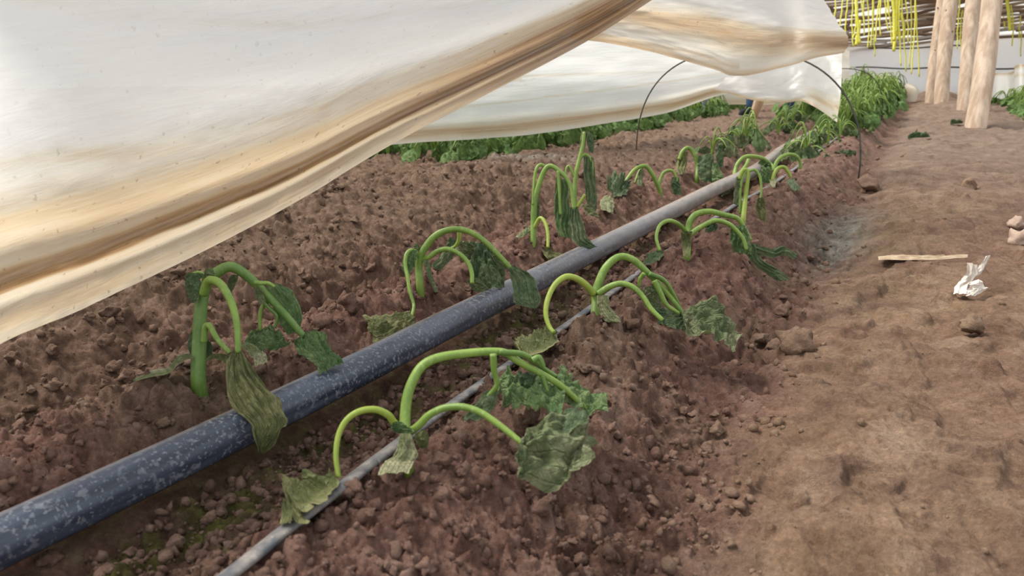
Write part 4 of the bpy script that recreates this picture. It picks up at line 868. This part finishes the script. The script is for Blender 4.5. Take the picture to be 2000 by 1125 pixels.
# grey stake beyond the white film
q = at(1373, 214, 6.6); st = empty('stake', (q[0], q[1], gz(q[0], q[1]))); tag(st, 'short grey stake in the green bed behind the white film', 'stake')
M_GREY = simple('grey_stake', (.17, .19, .22), .7, (.28, .30, .33))
link('shaft', tube_mesh('shaft', catmull([(0, 0, -.1), (.01, 0, .3), (.0, 0, .7)], 10), .024, M_GREY, sides=10), st); link('cap', tube_mesh('cap', catmull([(0, 0, .69), (0, 0, .72)], 4), .03, M_GREY, sides=10), st)

# ------------------------------------------------------------------ person behind the film (only a lower leg shows)
def person():
    base = at(1464, 226, 6.35); base[2] = gz(base[0], base[1])
    J = {}; E_ = []; R_ = []; V = []
    def v(n, x, y, z, r): J[n] = len(V); V.append((x, y, z)); R_.append(r)
    def e(*ns):
        for a, b in zip(ns, ns[1:]): E_.append((J[a], J[b]))
    v('pelvis', .12, .05, .95, (.15, .11)); v('waist', .12, .05, 1.08, (.14, .10)); v('chest', .12, .04, 1.28, (.17, .12)); v('neck0', .12, .03, 1.46, (.07, .07)); v('neck', .12, .03, 1.53, (.055, .055))
    v('jaw', .12, .01, 1.60, (.07, .08)); v('head', .12, .02, 1.68, (.078, .095)); v('crown', .12, .03, 1.75, (.06, .075))
    v('lhip', .02, .05, .88, (.09, .09)); v('lknee', .0, .02, .50, (.062, .062)); v('lcalf', .0, .03, .36, (.06, .06)); v('lank', .0, .03, .10, (.046, .05)); v('lheel', .0, .05, .045, (.045, .045)); v('ltoe', -.05, -.14, .035, (.045, .032))
    v('rhip', .22, .05, .88, (.09, .09)); v('rknee', .26, .10, .50, (.062, .062)); v('rcalf', .28, .14, .36, (.06, .06)); v('rank', .30, .20, .10, (.046, .05)); v('rheel', .30, .22, .045, (.045, .045)); v('rtoe', .27, .03, .035, (.045, .032))
    for s, n in ((-1, 'l'), (1, 'r')):
        v(n+'sh', .12+s*.18, .04, 1.42, (.065, .065)); v(n+'el', .12+s*.24, .02, 1.14, (.047, .047)); v(n+'wr', .12+s*.22, -.12, .94, (.032, .034)); v(n+'palm', .12+s*.21, -.16, .88, (.038, .022))
        e('chest', n+'sh', n+'el', n+'wr', n+'palm')
        for f in range(4):
            a = n+'f%d' % f; v(a+'a', .12+s*.21+(f-1.5)*.018, -.195, .845+.004*f, (.010, .010)); v(a+'b', .12+s*.21+(f-1.5)*.02, -.205, .805+.005*abs(f-1.5), (.009, .009)); v(a+'c', .12+s*.21+(f-1.5)*.02, -.19, .775+.007*abs(f-1.5), (.008, .008)); e(n+'palm', a+'a', a+'b', a+'c')
        v(n+'t1', .12+s*.17, -.17, .87, (.011, .011)); v(n+'t2', .12+s*.155, -.19, .835, (.010, .010)); e(n+'palm', n+'t1', n+'t2')
    e('pelvis', 'waist', 'chest', 'neck0', 'neck', 'jaw', 'head', 'crown'); e('pelvis', 'lhip', 'lknee', 'lcalf', 'lank', 'lheel', 'ltoe'); e('pelvis', 'rhip', 'rknee', 'rcalf', 'rank', 'rheel', 'rtoe')
    me = bpy.data.meshes.new('person'); me.from_pydata(V, E_, []); me.update()
    ob = link('person', me, None, tuple(base)); m = ob.modifiers.new('skin', 'SKIN'); m.use_smooth_shade = True
    for k, r in enumerate(R_): me.skin_vertices[0].data[k].radius = r
    me.skin_vertices[0].data[0].use_root = True
    s = ob.modifiers.new('sub', 'SUBSURF'); s.levels = 2; s.render_levels = 2
    t = NT('person_clothing'); sep = t.n('ShaderNodeSeparateXYZ'); t.t.links.new(t.obj(), sep.inputs[0]); z = sep.outputs[2]
    n = t.noise(60, t.obj(), 3); jeans = t.mix(n, (.035, .07, .13), (.10, .16, .25))
    col = t.mix(t.math('GREATER_THAN', z, .085), (.03, .03, .035), jeans); col = t.mix(t.math('LESS_THAN', z, .022), col, (.7, .7, .7))
    hand = t.math('MULTIPLY', t.math('LESS_THAN', sep.outputs[1], -.11), t.math('GREATER_THAN', z, .6))
    col = t.mix(t.math('GREATER_THAN', z, .97), col, (.09, .10, .12)); col = t.mix(t.math('GREATER_THAN', z, 1.50), col, (.42, .26, .18))
    col = t.mix(t.math('MULTIPLY', hand, t.math('LESS_THAN', z, .95)), col, (.42, .26, .18))
    me.materials.append(t.done(t.bsdf(col, .85, t.bump(n, .3, .01), .2)))
    tag(ob, 'person in blue jeans and dark shoes standing behind the white film', 'person')
    bm = bmesh.new(); bmesh.ops.create_uvsphere(bm, u_segments=16, v_segments=10, radius=1)
    bmesh.ops.delete(bm, geom=[q for q in bm.verts if q.co.z < -.25 or (q.co.y < -.45 and q.co.z < .35)], context='VERTS')
    hm = bpy.data.meshes.new('hair'); bm.to_mesh(hm); bm.free(); hm.materials.append(simple('hair', (.02, .016, .012), .7)); h = link('hair', hm, ob, (.12, .03, 1.71)); h.scale = (.088, .104, .095)
person()
